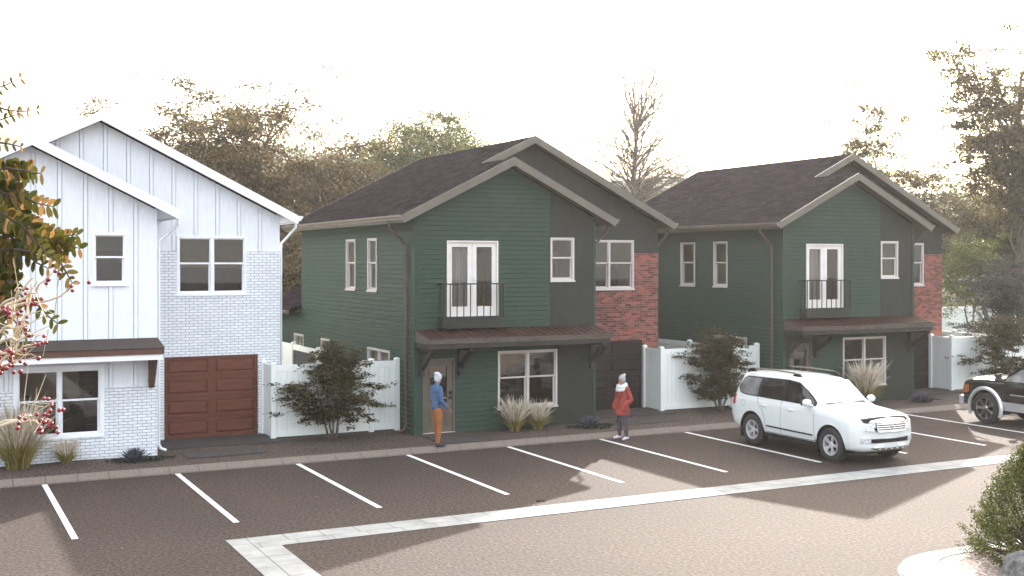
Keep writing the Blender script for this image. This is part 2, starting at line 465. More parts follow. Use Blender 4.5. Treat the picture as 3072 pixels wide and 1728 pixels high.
struct('kerb_joint_bed', mb, M['slab'], 'dark joints between the kerb blocks')

def slabs(name, label, x0, x1, y0, y1, z, cuts=()):
    mb = MB(); xs = [x0] + list(cuts) + [x1]
    for a, b in zip(xs[:-1], xs[1:]): mb.box(a + .005, b - .005, y0, y1, z - .1, z)
    return struct(name, mb, M['slab'], label)
HX = (-12.37, 0, 12.64)
for off, nm in zip(HX, ('white', 'middle green', 'right green')):
    slabs('driveway', 'dark garage slab of the %s house' % nm, 17.56 + off, 20.78 + off, 29.48, 31.05, .150, (18.1 + off, 19.9 + off))
    slabs('paver_path', 'dark long paver set in gravel before the %s garage' % nm, 18.05 + off, 19.95 + off, 27.9, 28.76, .146, (19.72 + off,))
    slabs('entrance_slab', 'dark entrance slab before the %s front door' % nm, 11.95 + off, 13.27 + off, 27.08, 28.9, .145)

mb = MB(); base = MB()
base.box(4.68, 70, 19.18, 19.95, -.05, .006); base.box(4.68, 5.46, -30, 19.18, -.05, .006)
g = .007
x = 5.03
mb.box(4.68 + g, 5.03 - g, 19.5 + g, 19.95 - g, 0, .012); mb.box(5.03 + g, 5.13 - g, 19.18 + g, 19.5 - g, 0, .012)
while x < 70:
    mb.box(x + g, x + .647 - g, 19.50 + g, 19.95 - g, 0, .012)
    mb.box(x + .1 + g, x + .747 - g, 19.18 + g, 19.50 - g, 0, .012)
    x += .647
y = 19.18
while y > -29:
    mb.box(4.68 + g, 5.03 - g, y + (.32 if y > 19 else 0) - g, y - .65 + g, 0, .012)
    mb.box(5.03 + g, 5.46 - g, y - g + (0 if y > 19 else 0), y - .65 + g, 0, .012)
    y -= .65
struct('drainage_strip', mb, M['gutter_conc'], 'pale concrete drainage strip crossing the asphalt and turning toward the viewer')
struct('drainage_strip_joints', base, M['slab'], 'dark joints of the drainage strip')

ords = ['line cut by the left frame edge', 'first bay line right of the white house window', 'second bay line, in front of the brown garage door', 'third bay line, below the left shrub',
        'fourth bay line, starting left of the man', 'fifth bay line, starting below the grass tufts', 'sixth bay line, starting at the woman\'s feet', 'seventh bay line, ending at the white car\'s front wheel', 'bay line on the far side of the white car', 'bay line between white car and black pickup', 'bay line under the black pickup']
first = None
for k in range(-1, 10):
    xc = 2.405 + 2.795 * k
    if first is None:
        m_ = MB(); m_.box(-.055, .055, 21.27, 26.74, -.01, .005)
        o = first = m_.build('parking_line', M['paint'])
    else:
        o = first.copy(); col.objects.link(o)
    o.location = (xc, 0, 0)
    tag(o, 'white painted parking ' + ords[k + 1], 'parking line', 'white parking bay lines')

mb = MB(); mb.lathe((11.09, 20.38, 0), [(.001, .012), (.085, .012), (.10, .004), (.10, -.01)], axis='z', n=20)
o = mb.build('drain_cap', M['roof_w'], smooth=True); tag(o, 'small round dark cap set in sunlit asphalt', 'drain cap')

# planted island at lower right
def arc_pts(cx, cy, r, a0, a1, n): return [(cx + r * math.cos(R(a0 + (a1 - a0) * i / n)), cy + r * math.sin(R(a0 + (a1 - a0) * i / n))) for i in range(n + 1)]
out = arc_pts(14.75, 12.1, 1.72, 180, 90, 18) + [(16.5, 13.82), (40, 13.82)]
inn = arc_pts(14.85, 12.0, 1.28, 180, 90, 18) + [(16.5, 13.28), (40, 13.28)]
out = [(13.03, 2)] + out; inn = [(13.57, 2)] + inn
mb = MB()
for i in range(len(out) - 1):
    a, b, c, d = out[i], out[i + 1], inn[i + 1], inn[i]
    a2 = (a[0] * .9 + d[0] * .1, a[1] * .9 + d[1] * .1); b2 = (b[0] * .9 + c[0] * .1, b[1] * .9 + c[1] * .1)
    mb.add([(a[0], a[1], -.02), (b[0], b[1], -.02), (b2[0], b2[1], .045), (a2[0], a2[1], .045), (c[0], c[1], .11), (d[0], d[1], .11), (c[0], c[1], 0), (d[0], d[1], 0)],
           [(0, 1, 2, 3), (3, 2, 4, 5), (5, 4, 6, 7)])
struct('island_kerb', mb, M['gutter_conc'], 'pale curved kerb of the planted island')
mb = MB(); mb.face([(p[0], p[1], .10) for p in inn] + [(40, 2, .10)])
struct('island_gravel', mb, M['island_gravel'], 'pale gravel of the planted island', fix=False)

# ------------------------------------------------------------------ wall helper
def clip(poly, hp):
    a, b, c = hp
    out = []
    for i in range(len(poly)):
        p, q = poly[i], poly[(i + 1) % len(poly)]
        fp, fq = a * p[0] + b * p[1] - c, a * q[0] + b * q[1] - c
        if fp <= 1e-9: out.append(p)
        if (fp < -1e-9 and fq > 1e-9) or (fp > 1e-9 and fq < -1e-9):
            t = fp / (fp - fq)
            out.append((p[0] + t * (q[0] - p[0]), p[1] + t * (q[1] - p[1])))
    return out

class Plane:
    """front: plane y=p, u=x ; side: plane x=p, u=y ; d>0 goes into the house"""
    def __init__(s, kind, p, flip=1): s.k = kind; s.p = p; s.s = flip
    def P(s, u, d, z):
        return (u, s.p + s.s * d, z) if s.k == 'front' else (s.p + s.s * d, u, z)
    def box(s, mb, u0, u1, d0, d1, z0, z1):
        a = s.P(u0, d0, z0); b = s.P(u1, d1, z1)
        mb.box(a[0], b[0], a[1], b[1], a[2], b[2])

def wall(mb, pl, u0, u1, z0, z1, holes=(), hps=(), band=None, lap=0, zref=0, inset=0):
    us = sorted({u0, u1} | {h[0] for h in holes} | {h[1] for h in holes})
    us = [u for u in us if u0 <= u <= u1]
    zs = {z0, z1} | {h[2] for h in holes} | {h[3] for h in holes}
    if band:
        k = math.ceil((z0 - zref) / band)
        while zref + k * band < z1:
            zs.add(zref + k * band); k += 1
    zs = sorted(z for z in zs if z0 <= z <= z1)
    for za, zb in zip(zs[:-1], zs[1:]):
        if zb - za < 1e-4: continue
        for ua, ub in zip(us[:-1], us[1:]):
            cu, cz = (ua + ub) / 2, (za + zb) / 2
            if any(h[0] < cu < h[1] and h[2] < cz < h[3] for h in holes): continue
            poly = [(ua, za), (ub, za), (ub, zb), (ua, zb)]
            for h in hps: poly = clip(poly, h)
            if len(poly) < 3: continue
            if band:
                kk = math.floor((cz - zref) / band)
                dz = lambda z: -lap * (1 - (z - (zref + kk * band)) / band)
                zl = min(p[1] for p in poly)
                gz = zref + kk * band + .013
                if zl < gz - .005:
                    g_ = clip(poly, (0, 1, gz)); poly2 = clip(poly, (0, -1, -gz))
                    if len(g_) >= 3: mb.face([pl.P(u, inset + .012, z) for u, z in g_])
                    if len(poly2) < 3: continue
                    poly = poly2
                mb.face([pl.P(u, dz(z) + inset, z) for u, z in poly])
                zl = min(p[1] for p in poly)
                lo = sorted(p[0] for p in poly if abs(p[1] - zl) < 1e-6)
                if len(lo) >= 2 and abs(zl - gz) < 1e-4:
                    mb.face([pl.P(lo[0], inset + .012, zl), pl.P(lo[-1], inset + .012, zl), pl.P(lo[-1], -lap + inset, zl), pl.P(lo[0], -lap + inset, zl)])
            else:
                mb.face([pl.P(u, inset, z) for u, z in poly])

def gable_box(mb, pl, u0, u1, z0, z1, d0, d1, hps):
    poly = [(u0, z0), (u1, z0), (u1, z1), (u0, z1)]
    for h in hps: poly = clip(poly, h)
    if len(poly) >= 3:
        mb.prism([pl.P(u, d0, z) for u, z in poly], [pl.P(u, d1, z) for u, z in poly])

def window(root, pl, u0, u1, z0, z1, mat, off, units=1, casing=.055, wide=False):
    f = MB(); c = casing
    D0, D1 = -.035, .09
    pl.box(f, u0, u1, D0, D1, z1 - c, z1); pl.box(f, u0, u1, D0, D1, z0, z0 + c)
    pl.box(f, u0, u0 + c, D0, D1, z0 + c, z1 - c); pl.box(f, u1 - c, u1, D0, D1, z0 + c, z1 - c)
    glass = MB()
    iu0, iu1 = u0 + c, u1 - c
    wdt = (iu1 - iu0) / units
    zm = z0 + (z1 - z0) * .535
    for k in range(units):
        a, b = iu0 + k * wdt, iu0 + (k + 1) * wdt
        if k: pl.box(f, a - .035, a + .035, D0 + .004, D1, z0 + c, z1 - c)
        if k: a += .035
        if k < units - 1: b -= .035
        s = .028
        # upper sash (outer plane), lower sash (inner plane)
        pl.box(f, a, b, .005, .045, z1 - c - s, z1 - c - .001); pl.box(f, a, b, .003, .045, zm - .02, zm + .022)
        pl.box(f, a, a + s, .005, .045, zm + .022, z1 - c - s); pl.box(f, b - s, b, .005, .045, zm + .022, z1 - c - s)
        s2 = .042
        pl.box(f, a, b, .047, .085, z0 + c + .001, z0 + c + s2); pl.box(f, a, b, .047, .085, zm - .03, zm)
        pl.box(f, a, a + s2, .047, .085, z0 + c + s2, zm - .03); pl.box(f, b - s2, b, .047, .085, z0 + c + s2, zm - .03)
        for (za, zb, d, ss) in ((zm + .022, z1 - c - s, .028, s), (z0 + c + s2, zm - .03, .066, s2)):
            glass.face([pl.P(a + ss, d, za), pl.P(b - ss, d, za), pl.P(b - ss, d, zb), pl.P(a + ss, d, zb)])
    o = f.build('window', mat, root, off=off)
    glass.build('pane', M['glass'], o, off=off)
    s_ = MB(); pl.box(s_, u0 - .02, u1 + .02, -.06, -.036, z0 - .03, z0 + .018)
    if wide: pl.box(s_, u0 - .05, u1 + .05, -.06, -.036, z1 - .012, z1 + .07); pl.box(s_, u0 - .05, u0 + .01, -.05, -.036, z0 - .03, z1 - .012); pl.box(s_, u1 - .01, u1 + .05, -.05, -.036, z0 - .03, z1 - .012)
    s_.build('sill' if not wide else 'casing', mat, o, off=off)
    return o

OFF = (11.86, 28.9, .1)

def make_house(style):
    W_ = style == 'white'
    root = top('house', 'x', 'house', 'two storey houses in a row')
    off = OFF
    T = M['w_trim'] if W_ else M['taupe']
    fr = M['w_trim'] if W_ else M['m_frame']
    front = Plane('front', 28.9); wing = Plane('front', 31.0); left = Plane('side', 11.86); right = Plane('side', 17.51, -1); wright = Plane('side', 21.13, -1)
    rear = Plane('front', 39.22, -1)
    topF = [(-.5, 1, 7.47 - .5 * 14.67 - .01), (.5, 1, 7.47 + .5 * 14.67 - .01)]
    topM = [(-.5, 1, 8.36 - .5 * 16.45 - .01), (.5, 1, 8.36 + .5 * 16.45 - .01)]
    H = dict(fd=(12.80, 14.36, 3.29, 5.37), w2=(16.02, 16.80, 4.24, 5.48), big=(14.35, 16.24, .68, 2.30), door=(12.09, 13.03, .1, 2.16),
             ww=(18.38, 20.21, 3.92, 5.47), gar=(18.06, 20.52, .1, 2.30),
             s1=(31.73, 32.50, 3.93, 5.48), s2=(33.58, 34.44, 3.93, 5.48), s3=(30.70, 32.50, 1.35, 2.27), s4=(36.05, 36.96, 1.35, 2.27), s5=(38.95, 40.05, 1.35, 2.27))
    B = .131
    # --- front block
    if W_:
        m = MB(); fh = [H['fd'], H['w2'], H['big'], H['door']]
        gr = [(14.725 + .572 * k + s_ * .049 - .007, 14.725 + .572 * k + s_ * .049 + .007, 0, 9) for k in range(-4, 5) for s_ in (-1, 1)]
        wall(m, front, 11.86, 17.51, 1.80, 7.6, fh + gr, topF); wall(m, front, 11.86, 17.51, 1.80, 7.6, fh, topF, inset=.03)
        u = 14.725
        bats = [14.725 + .572 * k for k in range(-5, 6)]
        for u in bats:
            if not (11.9 < u < 17.5): continue
            segs = [(1.82, 7.6)]
            for h in fh:
                if h[0] - .05 < u < h[1] + .05:
                    segs = [q for a, b in segs for q in ((a, min(b, h[2] - .035)), (max(a, h[3] + .04), b)) if q[1] - q[0] > .03]
            for a, b in segs: gable_box(m, front, u - .042, u + .042, a, b, -.019, -.001, topF)
        m.build('board_wall', M['w_board'], root, off=off)
        m = MB(); wall(m, front, 11.86, 17.51, .02, 1.79, fh, inset=-.03); front.box(m, 11.86, 14.34, -.031, 0, 1.78, 1.80); front.box(m, 16.25, 17.51, -.031, 0, 1.78, 1.80)
        m.build('brick_wall', M['w_brick'], root, off=off)
        m = MB(); wall(m, left, 28.9, 39.22, .02, 6.1, [H['s1'], H['s2']]); m.build('side_wall', M['w_board'], root, off=off)
        m = MB(); wall(m, right, 28.9, 31.2, .02, 6.0); m.build('side_wall', M['w_board'], root, off=off)
        m = MB(); wall(m, wright, 31, 39.22, .02, 6.0)
        m.build('side_wall', M['w_board'], root, off=off)
    else:
        m = MB(); fh = [H['fd'], H['big'], H['door']]
        wall(m, front, 11.95, 16.01, .02, 7.6, fh, topF, band=B, lap=.018)
        m.build('siding_wall', M['siding'], root, off=off)
        m = MB(); seams = [(16.573, 16.583, 0, 9), (17.148, 17.158, 0, 9)]
        wall(m, front, 16.012, 17.44, .02, 7.0, [H['w2'], H['big']] + seams, topF, inset=-.014)
        wall(m, front, 16.012, 17.44, .02, 7.0, [H['w2'], H['big']], topF, inset=.004)
        wall(m, right, 28.9, 31.2, .02, 6.0)
        m.build('panel_wall', M['panel'], root, off=off)
        m = MB()
        wall(m, left, 28.99, 43.0, .02, 3.0, [H['s3'], H['s4'], H['s5']], band=B, lap=.018)
        wall(m, left, 28.99, 39.22, 3.0, 6.14, [H['s1'], H['s2']], band=B, lap=.018, zref=3.0 - B * 23)
        m.build('side_wall', M['siding'], root, off=off)
        m = MB(); wall(m, wright, 31, 39.22, .02, 6.0)
        m.build('right_wall', M['panel'], root, off=off)
        m = MB(); m.box(11.835, 11.95, 28.868, 28.99, .02, 6.02); m.box(17.44, 17.525, 28.868, 29.0, .02, 5.98)
        m.build('corner_board', M['siding'], root, off=off)
    # --- wing
    m = MB()
    seams = [(u, u + .012, 5, 9) for u in np.arange(14.9, 21, .571)] if not W_ else [(16.60 + .569 * k + s_ * .049 - .007, 16.60 + .569 * k + s_ * .049 + .007, 5, 9) for k in range(-2, 8) for s_ in (-1, 1)]
    wall(m, wing, 14.6, 21.13, 5.06, 8.5, [H['ww']] + seams, topM + [(-.5, -1, -(7.45 + .5 * 14.67) + 0)][:0], inset=-.014 if not W_ else 0)
    wall(m, wing, 14.6, 21.13, 5.06, 8.5, [H['ww']], topM, inset=.004 if not W_ else .03)
    if not W_: pass
    else:
        for u in [16.60 + .569 * k for k in range(-2, 8)]:
            zb = 5.09
            if H['ww'][0] - .05 < u < H['ww'][1] + .05: zb = 5.51
            gable_box(m, wing, u - .042, u + .042, zb, 8.5, -.019, -.001, topM)
    m.build('gable_wall', M['w_board'] if W_ else M['panel'], root, off=off)
    m = MB(); wall(m, wing, 17.51, 21.13, .02, 5.06, [H['ww'], H['gar']], inset=-.03)
    wall(m, wright, 30.97, 31.3, .02, 5.06, inset=-.004)
    wing.box(m, 17.51, 18.37, -.031, 0, 5.055, 5.068); wing.box(m, 20.22, 21.13, -.031, 0, 5.055, 5.068)
    m.build('garage_brick_wall', M['w_brick'] if W_ else M['r_brick'], root, off=off)
    m = MB(); wall(m, rear, 11.86, 21.13, .02, 8.5, (), topM); m.build('rear_wall', M['w_board'] if W_ else M['panel'], root, off=off)
    # --- rooms behind the glass
    m = MB()
    def room(x0, x1, y0, y1, z0, z1):
        m.face([(x0, y1, z0), (x1, y1, z0), (x1, y1, z1), (x0, y1, z1)])
        m.face([(x0, y0, z0), (x0, y1, z0), (x0, y1, z1), (x0, y0, z1)]); m.face([(x1, y0, z0), (x1, y1, z0), (x1, y1, z1), (x1, y0, z1)])
        m.face([(x0, y0, z1), (x1, y0, z1), (x1, y1, z1), (x0, y1, z1)])
    room(12.0, 17.4, 29.0, 32.4, .14, 2.55); room(12.0, 15.3, 29.0, 31.5, 2.9, 5.62); room(15.35, 17.4, 29.0, 31.5, 2.9, 5.62)
    room(17.6, 21.03, 31.1, 34, 2.9, 5.62)
    m.face([(13.2, 31.55, 2.9), (13.2, 38.9, 2.9), (13.2, 38.9, 5.7), (13.2, 31.55, 5.7)])
    m.face([(13.2, 32.5, 0.2), (13.2, 38.9, 0.2), (13.2, 38.9, 2.6), (13.2, 32.5, 2.6)])
    m.build('room_wall', M['room'], root, off=off, fix=False)
    m = MB()
    m.box(12.0, 17.4, 29.0, 32.4, .05, .14); m.box(11.9, 17.45, 29.0, 38.9, 2.75, 2.9); m.box(17.55, 21.05, 31.1, 38.9, 2.7, 2.9)
    m.build('room_floor', M['floor_wood'], root, off=off)
    m = MB()
    for k in range(11): m.box(15.0 + .22 * k, 15.25 + .22 * k, 31.2, 32.2, .14, .3 + .19 * k)
    if W_:
        for k in range(11): m.box(16.1, 16.6, 30.6 + .14 * k, 30.74 + .14 * k, .14, .3 + .19 * k)
    so = m.build('staircase', M['stairs'], root, off=off)
    m = MB(); m.box(16.2, 17.3, 30.9, 31.4, 2.9, 4.75); m.build('added_dark_box', M['stairs'], root, off=off)  # dark boxes added in the rooms so the lower window halves read dark
    m = MB(); m.box(17.8, 20.6, 32.5, 33.9, 2.9, 4.6); m.build('added_dark_box', M['dark_wood'], root, off=off)
    m = MB(); m.box(12.3, 14.9, 31.6, 32.3, .14, 1.35); m.build('added_dark_box', M['dark_wood'], root, off=off)
    # --- windows and doors
    window(root, front, *H['w2'][:2], *H['w2'][2:], fr, off)
    window(root, front, *H['big'], fr, off, units=2, wide=W_)
    window(root, wing, *H['ww'], fr, off, units=2)
    for k in ('s1', 's2'): window(root, left, *H[k], fr, off)
    if not W_:
        window(root, left, *H['s3'], fr, off, units=2); window(root, left, *H['s4'], fr, off); window(root, left, *H['s5'], fr, off)
    # french door
    u0, u1, z0, z1 = H['fd']; m = MB(); c = .04
    fd = M['w_trim'] if W_ else M['fd']
    front.box(m, u0, u1, -.03, .12, z1 - c, z1); front.box(m, u0, u0 + c, -.03, .12, z0, z1 - c); front.box(m, u1 - c, u1, -.03, .12, z0, z1 - c); front.box(m, u0 + c, u1 - c, -.03, .12, z0, z0 + .03)
    mid = (u0 + u1) / 2; gl = MB()
    for a, b in ((u0 + c, mid - .004), (mid + .004, u1 - c)):
        s = .13; ga, gb, gz0, gz1 = a + s, b - s, z0 + .27, z1 - c - .13
        front.box(m, a, b, .03, .08, z0 + .03, gz0); front.box(m, a, b, .03, .08, gz1, z1 - c); front.box(m, a, ga, .03, .08, gz0, gz1); front.box(m, gb, b, .03, .08, gz0, gz1)
        gl.face([front.P(ga, .055, gz0), front.P(gb, .055, gz0), front.P(gb, .055, gz1), front.P(ga, .055, gz1)])
    fdo = m.build('french_door', fd, root, off=off)
    gl.build('pane', M['glass'], fdo, off=off)
    m = MB(); nn = 60
    xs = [u0 + .1 + .62 * i / nn for i in range(nn + 1)]
    for i in range(nn):
        m.face([(xs[i], 29.08 + .025 * math.sin(i * .9), 3.4), (xs[i + 1], 29.08 + .025 * math.sin((i + 1) * .9), 3.4), (xs[i + 1], 29.08 + .025 * math.sin((i + 1) * .9), 5.3), (xs[i], 29.08 + .025 * math.sin(i * .9), 5.3)])
    m.build('curtain', M['curtain'], fdo, off=off, smooth=True, fix=False)
    m = MB(); m.box(mid + .05, mid + .062, 28.90, 28.93, 4.2, 4.34); m.box(mid + .05, mid + .14, 28.885, 28.9, 4.29, 4.305)
    m.build('handle', M['silver'], fdo, off=off)
    # balcony
    m = MB(); bx0, bx1 = 12.53, 14.37; by = 28.53
    m.box(bx0, bx1, by + .03, 28.88, 2.98, 3.27)
    bal = m.build('balcony', M['w_trim'] if W_ else M['panel'], root, off=off, bevel=.008)
    m = MB()
    m.box(bx0 - .02, bx1 + .02, by, by + .035, 4.17, 4.205); m.box(bx0 - .02, bx0 + .015, by + .035, 28.89, 4.17, 4.205); m.box(bx1 - .015, bx1 + .02, by + .035, 28.89, 4.17, 4.205)
    m.box(bx0, bx1, by + .04, by + .07, 3.272, 3.295)
    n = 10
    for k in range(n):
        xx = bx0 + .01 + (bx1 - bx0 - .035) * k / (n - 1); m.box(xx, xx + .022, by + .006, by + .028, 3.275, 4.17)
    for yy in (28.65, 28.77):
        m.box(bx0 - .012, bx0 + .008, yy, yy + .02, 3.275, 4.17); m.box(bx1 - .008, bx1 + .012, yy, yy + .02, 3.275, 4.17)
    m.build('railing', M['rail'], bal, off=off)
    # front door
    u0, u1, z0, z1 = H['door']; m = MB()
    front.box(m, u0, u1, -.03, .07, z1 - .05, z1); front.box(m, u0, u0 + .05, -.03, .07, z0 + .06, z1 - .05); front.box(m, u1 - .05, u1, -.03, .07, z0 + .06, z1 - .05)
    a, b = u0 + .05, u1 - .05; g0, g1 = a + .17, b - .17; gz0, gz1 = z0 + .85, z1 - .2
    front.box(m, a, b, .01, .055, z0 + .06, gz0); front.box(m, a, b, .01, .055, gz1, z1 - .05); front.box(m, a, g0, .01, .055, gz0, gz1); front.box(m, g1, b, .01, .055, gz0, gz1)
    for (p, q, r_, t_) in ((g0 - .03, g1 + .03, gz0 - .03, gz0), (g0 - .03, g1 + .03, gz1, gz1 + .03), (g0 - .03, g0, gz0, gz1), (g1, g1 + .03, gz0, gz1), (g0, g1, z0 + .62, z0 + .64), (g0, g1, z0 + .22, z0 + .24), (g0, g0 + .02, z0 + .24, z0 + .62), (g1 - .02, g1, z0 + .24, z0 + .62)):
        front.box(m, p, q, -.008, .009, r_, t_)
    do = m.build('front_door', M['door'], root, off=off)
    m = MB(); m.face([front.P(g0, .04, gz0), front.P(g1, .04, gz0), front.P(g1, .04, gz1), front.P(g0, .04, gz1)]); m.build('pane', M['glass'], do, off=off, fix=False)
    m = MB(); front.box(m, u0, u1, -.05, .06, z0 + .03, z0 + .058); m.build('threshold', M['m_frame'], do, off=off)
    m = MB(); front.box(m, b - .10, b - .03, -.02, .009, z0 + 1.08, z0 + 1.17); front.box(m, b - .10, b - .03, -.02, .009, z0 + .94, z0 + 1.03); m.tube([front.P(b - .065, -.02, z0 + .985), front.P(b - .065, -.06, z0 + .985), front.P(b - .16, -.065, z0 + .985)], .011, 6)
    m.build('handle', M['black'], do, off=off)
    # garage door
    u0, u1, z0, z1 = H['gar']; m = MB()
    wing.box(m, u0, u1, .035, .06, z0 + .04, z1)
    rows = 4; rh = (z1 - z0 - .04) / rows
    for r in range(rows):
        za, zb = z0 + .04 + r * rh, z0 + .04 + (r + 1) * rh
        wing.box(m, u0, u1, .005, .034, za + .010, za + .09); wing.box(m, u0, u1, .005, .034, zb - .08, zb - .006)
        for (p, q) in ((u0, u0 + .08), ((u0 + u1) / 2 - .09, (u0 + u1) / 2 + .09), (u1 - .08, u1)): wing.box(m, p, q, .005, .034, za + .09, zb - .08)
        for (p, q) in ((u0 + .08, (u0 + u1) / 2 - .09), ((u0 + u1) / 2 + .09, u1 - .08)):
            a_, b_, c_, d_ = p + .03, q - .03, za + .12, zb - .11
            f1 = [wing.P(u, .034, z) for u, z in ((a_, c_), (b_, c_), (b_, d_), (a_, d_))]; e_ = .035
            f2 = [wing.P(u, .002, z) for u, z in ((a_ + e_, c_ + e_), (b_ - e_, c_ + e_), (b_ - e_, d_ - e_), (a_ + e_, d_ - e_))]
            m.prism(f1, f2)
    gd = m.build('garage_door', M['w_garage'] if W_ else M['m_garage'], root, off=off)
    m = MB(); wing.box(m, u0 - .03, u1 + .03, -.04, .03, z0 + .005, z0 + .038)
    m.build('threshold', M['m_frame'], gd, off=off)
    # --- roofs
    rm = M['roof_w'] if W_ else M['roof_m']
    m = MB(); t = .16
    def slab(poly):
        m.prism([(x, y, z) for x, y, z in poly], [(x, y, z - t) for x, y, z in poly])
    zl = lambda x: 6.04 + .5 * (x - 11.39); zr = lambda x: 6.04 + .5 * (21.51 - x); zfr = lambda x: 7.68 - .5 * (x - 14.67)
    slab([(11.39, 28.5, zl(11.39)), (14.67, 28.5, zl(14.67)), (14.67, 39.6, zl(14.67)), (11.39, 39.6, zl(11.39))])
    slab([(14.67, 30.6, zl(14.67)), (16.45, 30.6, zl(16.45)), (16.45, 39.6, zl(16.45)), (14.67, 39.6, zl(14.67))])
    slab([(16.45, 30.6, zr(16.45)), (21.51, 30.6, zr(21.51)), (21.51, 39.6, zr(21.51)), (16.45, 39.6, zr(16.45))])
    slab([(14.672, 28.5, zfr(14.672)), (17.95, 28.5, zfr(17.95)), (17.95, 31.0, zfr(17.95)), (14.672, 31.0, zfr(14.672))])
    # lean-to roof over the rear extension
    slab([(11.45, 39.3, 3.12), (16.2, 39.3, 5.4), (16.2, 43.3, 5.4), (11.45, 43.3, 3.12)])
    slab([(16.2, 39.3, 5.4), (20.95, 39.3, 3.12), (20.95, 43.3, 3.12), (16.2, 43.3, 5.4)])
    ro = m.build('roof', rm, root, off=off)
    for (xa, xb, f, y) in ((11.39, 14.67, zl, 28.5), (14.67, 17.95, zfr, 28.5), (14.67, 16.45, zl, 30.6), (16.45, 21.51, zr, 30.6)):
        m = MB(); m.prism([(xa, y - .028, f(xa) + .012), (xb, y - .028, f(xb) + .012), (xb, y - .028, f(xb) - .225), (xa, y - .028, f(xa) - .225)],
                [(xa, y - .001, f(xa) + .012), (xb, y - .001, f(xb) + .012), (xb, y - .001, f(xb) - .225), (xa, y - .001, f(xa) - .225)])
        m.build('rake_board', T, ro, off=off)
    for (xa, xb, f) in ((11.39, 16.45, zl), (16.45, 21.51, zr)):
        m = MB(); m.prism([(xa, 39.601, f(xa) + .01), (xb, 39.601, f(xb) + .01), (xb, 39.601, f(xb) - .22), (xa, 39.601, f(xa) - .22)],
                [(xa, 39.63, f(xa) + .01), (xb, 39.63, f(xb) + .01), (xb, 39.63, f(xb) - .22), (xa, 39.63, f(xa) - .22)])
        m.build('rake_board', T, ro, off=off)
    for a_ in ((11.365, 11.388, 28.474, 39.6), (17.952, 17.975, 28.474, 30.98), (21.512, 21.535, 30.574, 39.6)):
        m = MB(); m.box(*a_, 5.83, 6.03); m.build('fascia', T, ro, off=off)
    m = MB(); q = t + .004
    for (xa, xb, f, ya, yb) in ((11.40, 14.66, zl, 28.5, 28.9), (14.68, 17.94, zfr, 28.5, 28.9), (14.7, 16.45, zl, 30.6, 31), (16.45, 21.5, zr, 30.6, 31), (17.5, 17.94, zfr, 28.9, 31), (11.40, 11.9, zl, 28.9, 39.6), (21.1, 21.5, zr, 31, 39.6)):
        m.face([(xa, ya, f(xa) - q), (xb, ya, f(xb) - q), (xb, yb, f(xb) - q), (xa, yb, f(xa) - q)])
    m.build('soffit', M['w_board'] if W_ else M['soffit_m'], ro, off=off, fix=False)
    # gutters with open K profile
    gm = M['w_gut'] if W_ else M['m_gut']
    def gutter(x, s, ya, yb, z=6.03):
        m = MB()
        pr = [(0, 0), (0, -.13), (.07, -.13), (.085, -.08), (.125, -.05), (.125, 0), (.115, 0), (.115, -.045), (.07, -.075), (.06, -.12), (.01, -.12), (.01, 0)]
        m.prism([(x + s * a, ya, z + b) for a, b in pr], [(x + s * a, yb, z + b) for a, b in pr])
        cap = [(0, 0), (0, -.13), (.07, -.13), (.085, -.08), (.125, -.05), (.125, 0)]
        for yy in (ya - .004, yb + .001): m.prism([(x + s * a, yy, z + b) for a, b in cap], [(x + s * a, yy + .003, z + b) for a, b in cap])
        return m.build('gutter', gm, ro, off=off)
    gutter(11.362, -1, 28.49, 39.6); gutter(17.977, 1, 28.49, 30.95); gutter(21.537, 1, 30.59, 39.6)
    if not W_: gutter(11.44, -1, 39.3, 43.3, 3.1)
    sm = M['w_gut'] if W_ else M['m_spout']
    def spout(pts, full=True):
        m = MB(); m.tube(pts, [(.052, .04)] * len(pts), 4)
        o = m.build('downspout', sm, root, off=off, bevel=.006); return o
    spout([(11.30, 29.35, 5.9), (11.30, 29.35, 5.72), (11.78, 29.35, 5.28), (11.79, 29.35, 5.1), (11.79, 29.35, .35), (11.74, 29.35, .22), (11.6, 29.35, .17)])
    spout([(18.04, 29.05, 5.9), (18.04, 29.05, 5.72), (17.585, 29.05, 5.28), (17.575, 29.05, 5.1), (17.575, 29.05, .35), (17.62, 29.05, .24), (17.75, 29.05, .18)])
    spout([(21.60, 31.1, 5.9), (21.60, 31.1, 5.72), (21.20, 31.1, 5.28), (21.19, 31.1, 5.1), (21.19, 31.1, .2)])
    # canopy
    m = MB()
    zt = lambda y: 2.76 + .2 * (y - 27.99)
    x0, x1, yf = 11.86, 17.51, 27.98
    m.box(x0, x1, yf, yf + .04, 2.62, 2.765)
    for xx in (x0, x1 - .04):
        m.prism([(xx, yf + .04, 2.62), (xx, yf + .04, zt(yf) - .003), (xx, 28.88, zt(28.88) - .003), (xx, 28.88, 2.62)], [(xx + .04, yf + .04, 2.62), (xx + .04, yf + .04, zt(yf) - .003), (xx + .04, 28.88, zt(28.88) - .003), (xx + .04, 28.88, 2.62)])
    can = m.build('canopy', M['w_fascia'] if W_ else M['m_fascia'], root, off=off)
    m = MB(); m.box(x0 + .03, x1 - .03, yf + .03, yf + .12, 2.49, 2.619); m.box(x0 + .03, x0 + .1, yf + .12, 28.88, 2.49, 2.619); m.box(x1 - .1, x1 - .03, yf + .12, 28.88, 2.49, 2.619)
    m.box(x0 + .05, x1 - .05, yf + .05, 28.88, 2.622, 2.64)
    m.build('beam', M['w_trim'] if W_ else M['dark_wood'], can, off=off)
    m = MB()
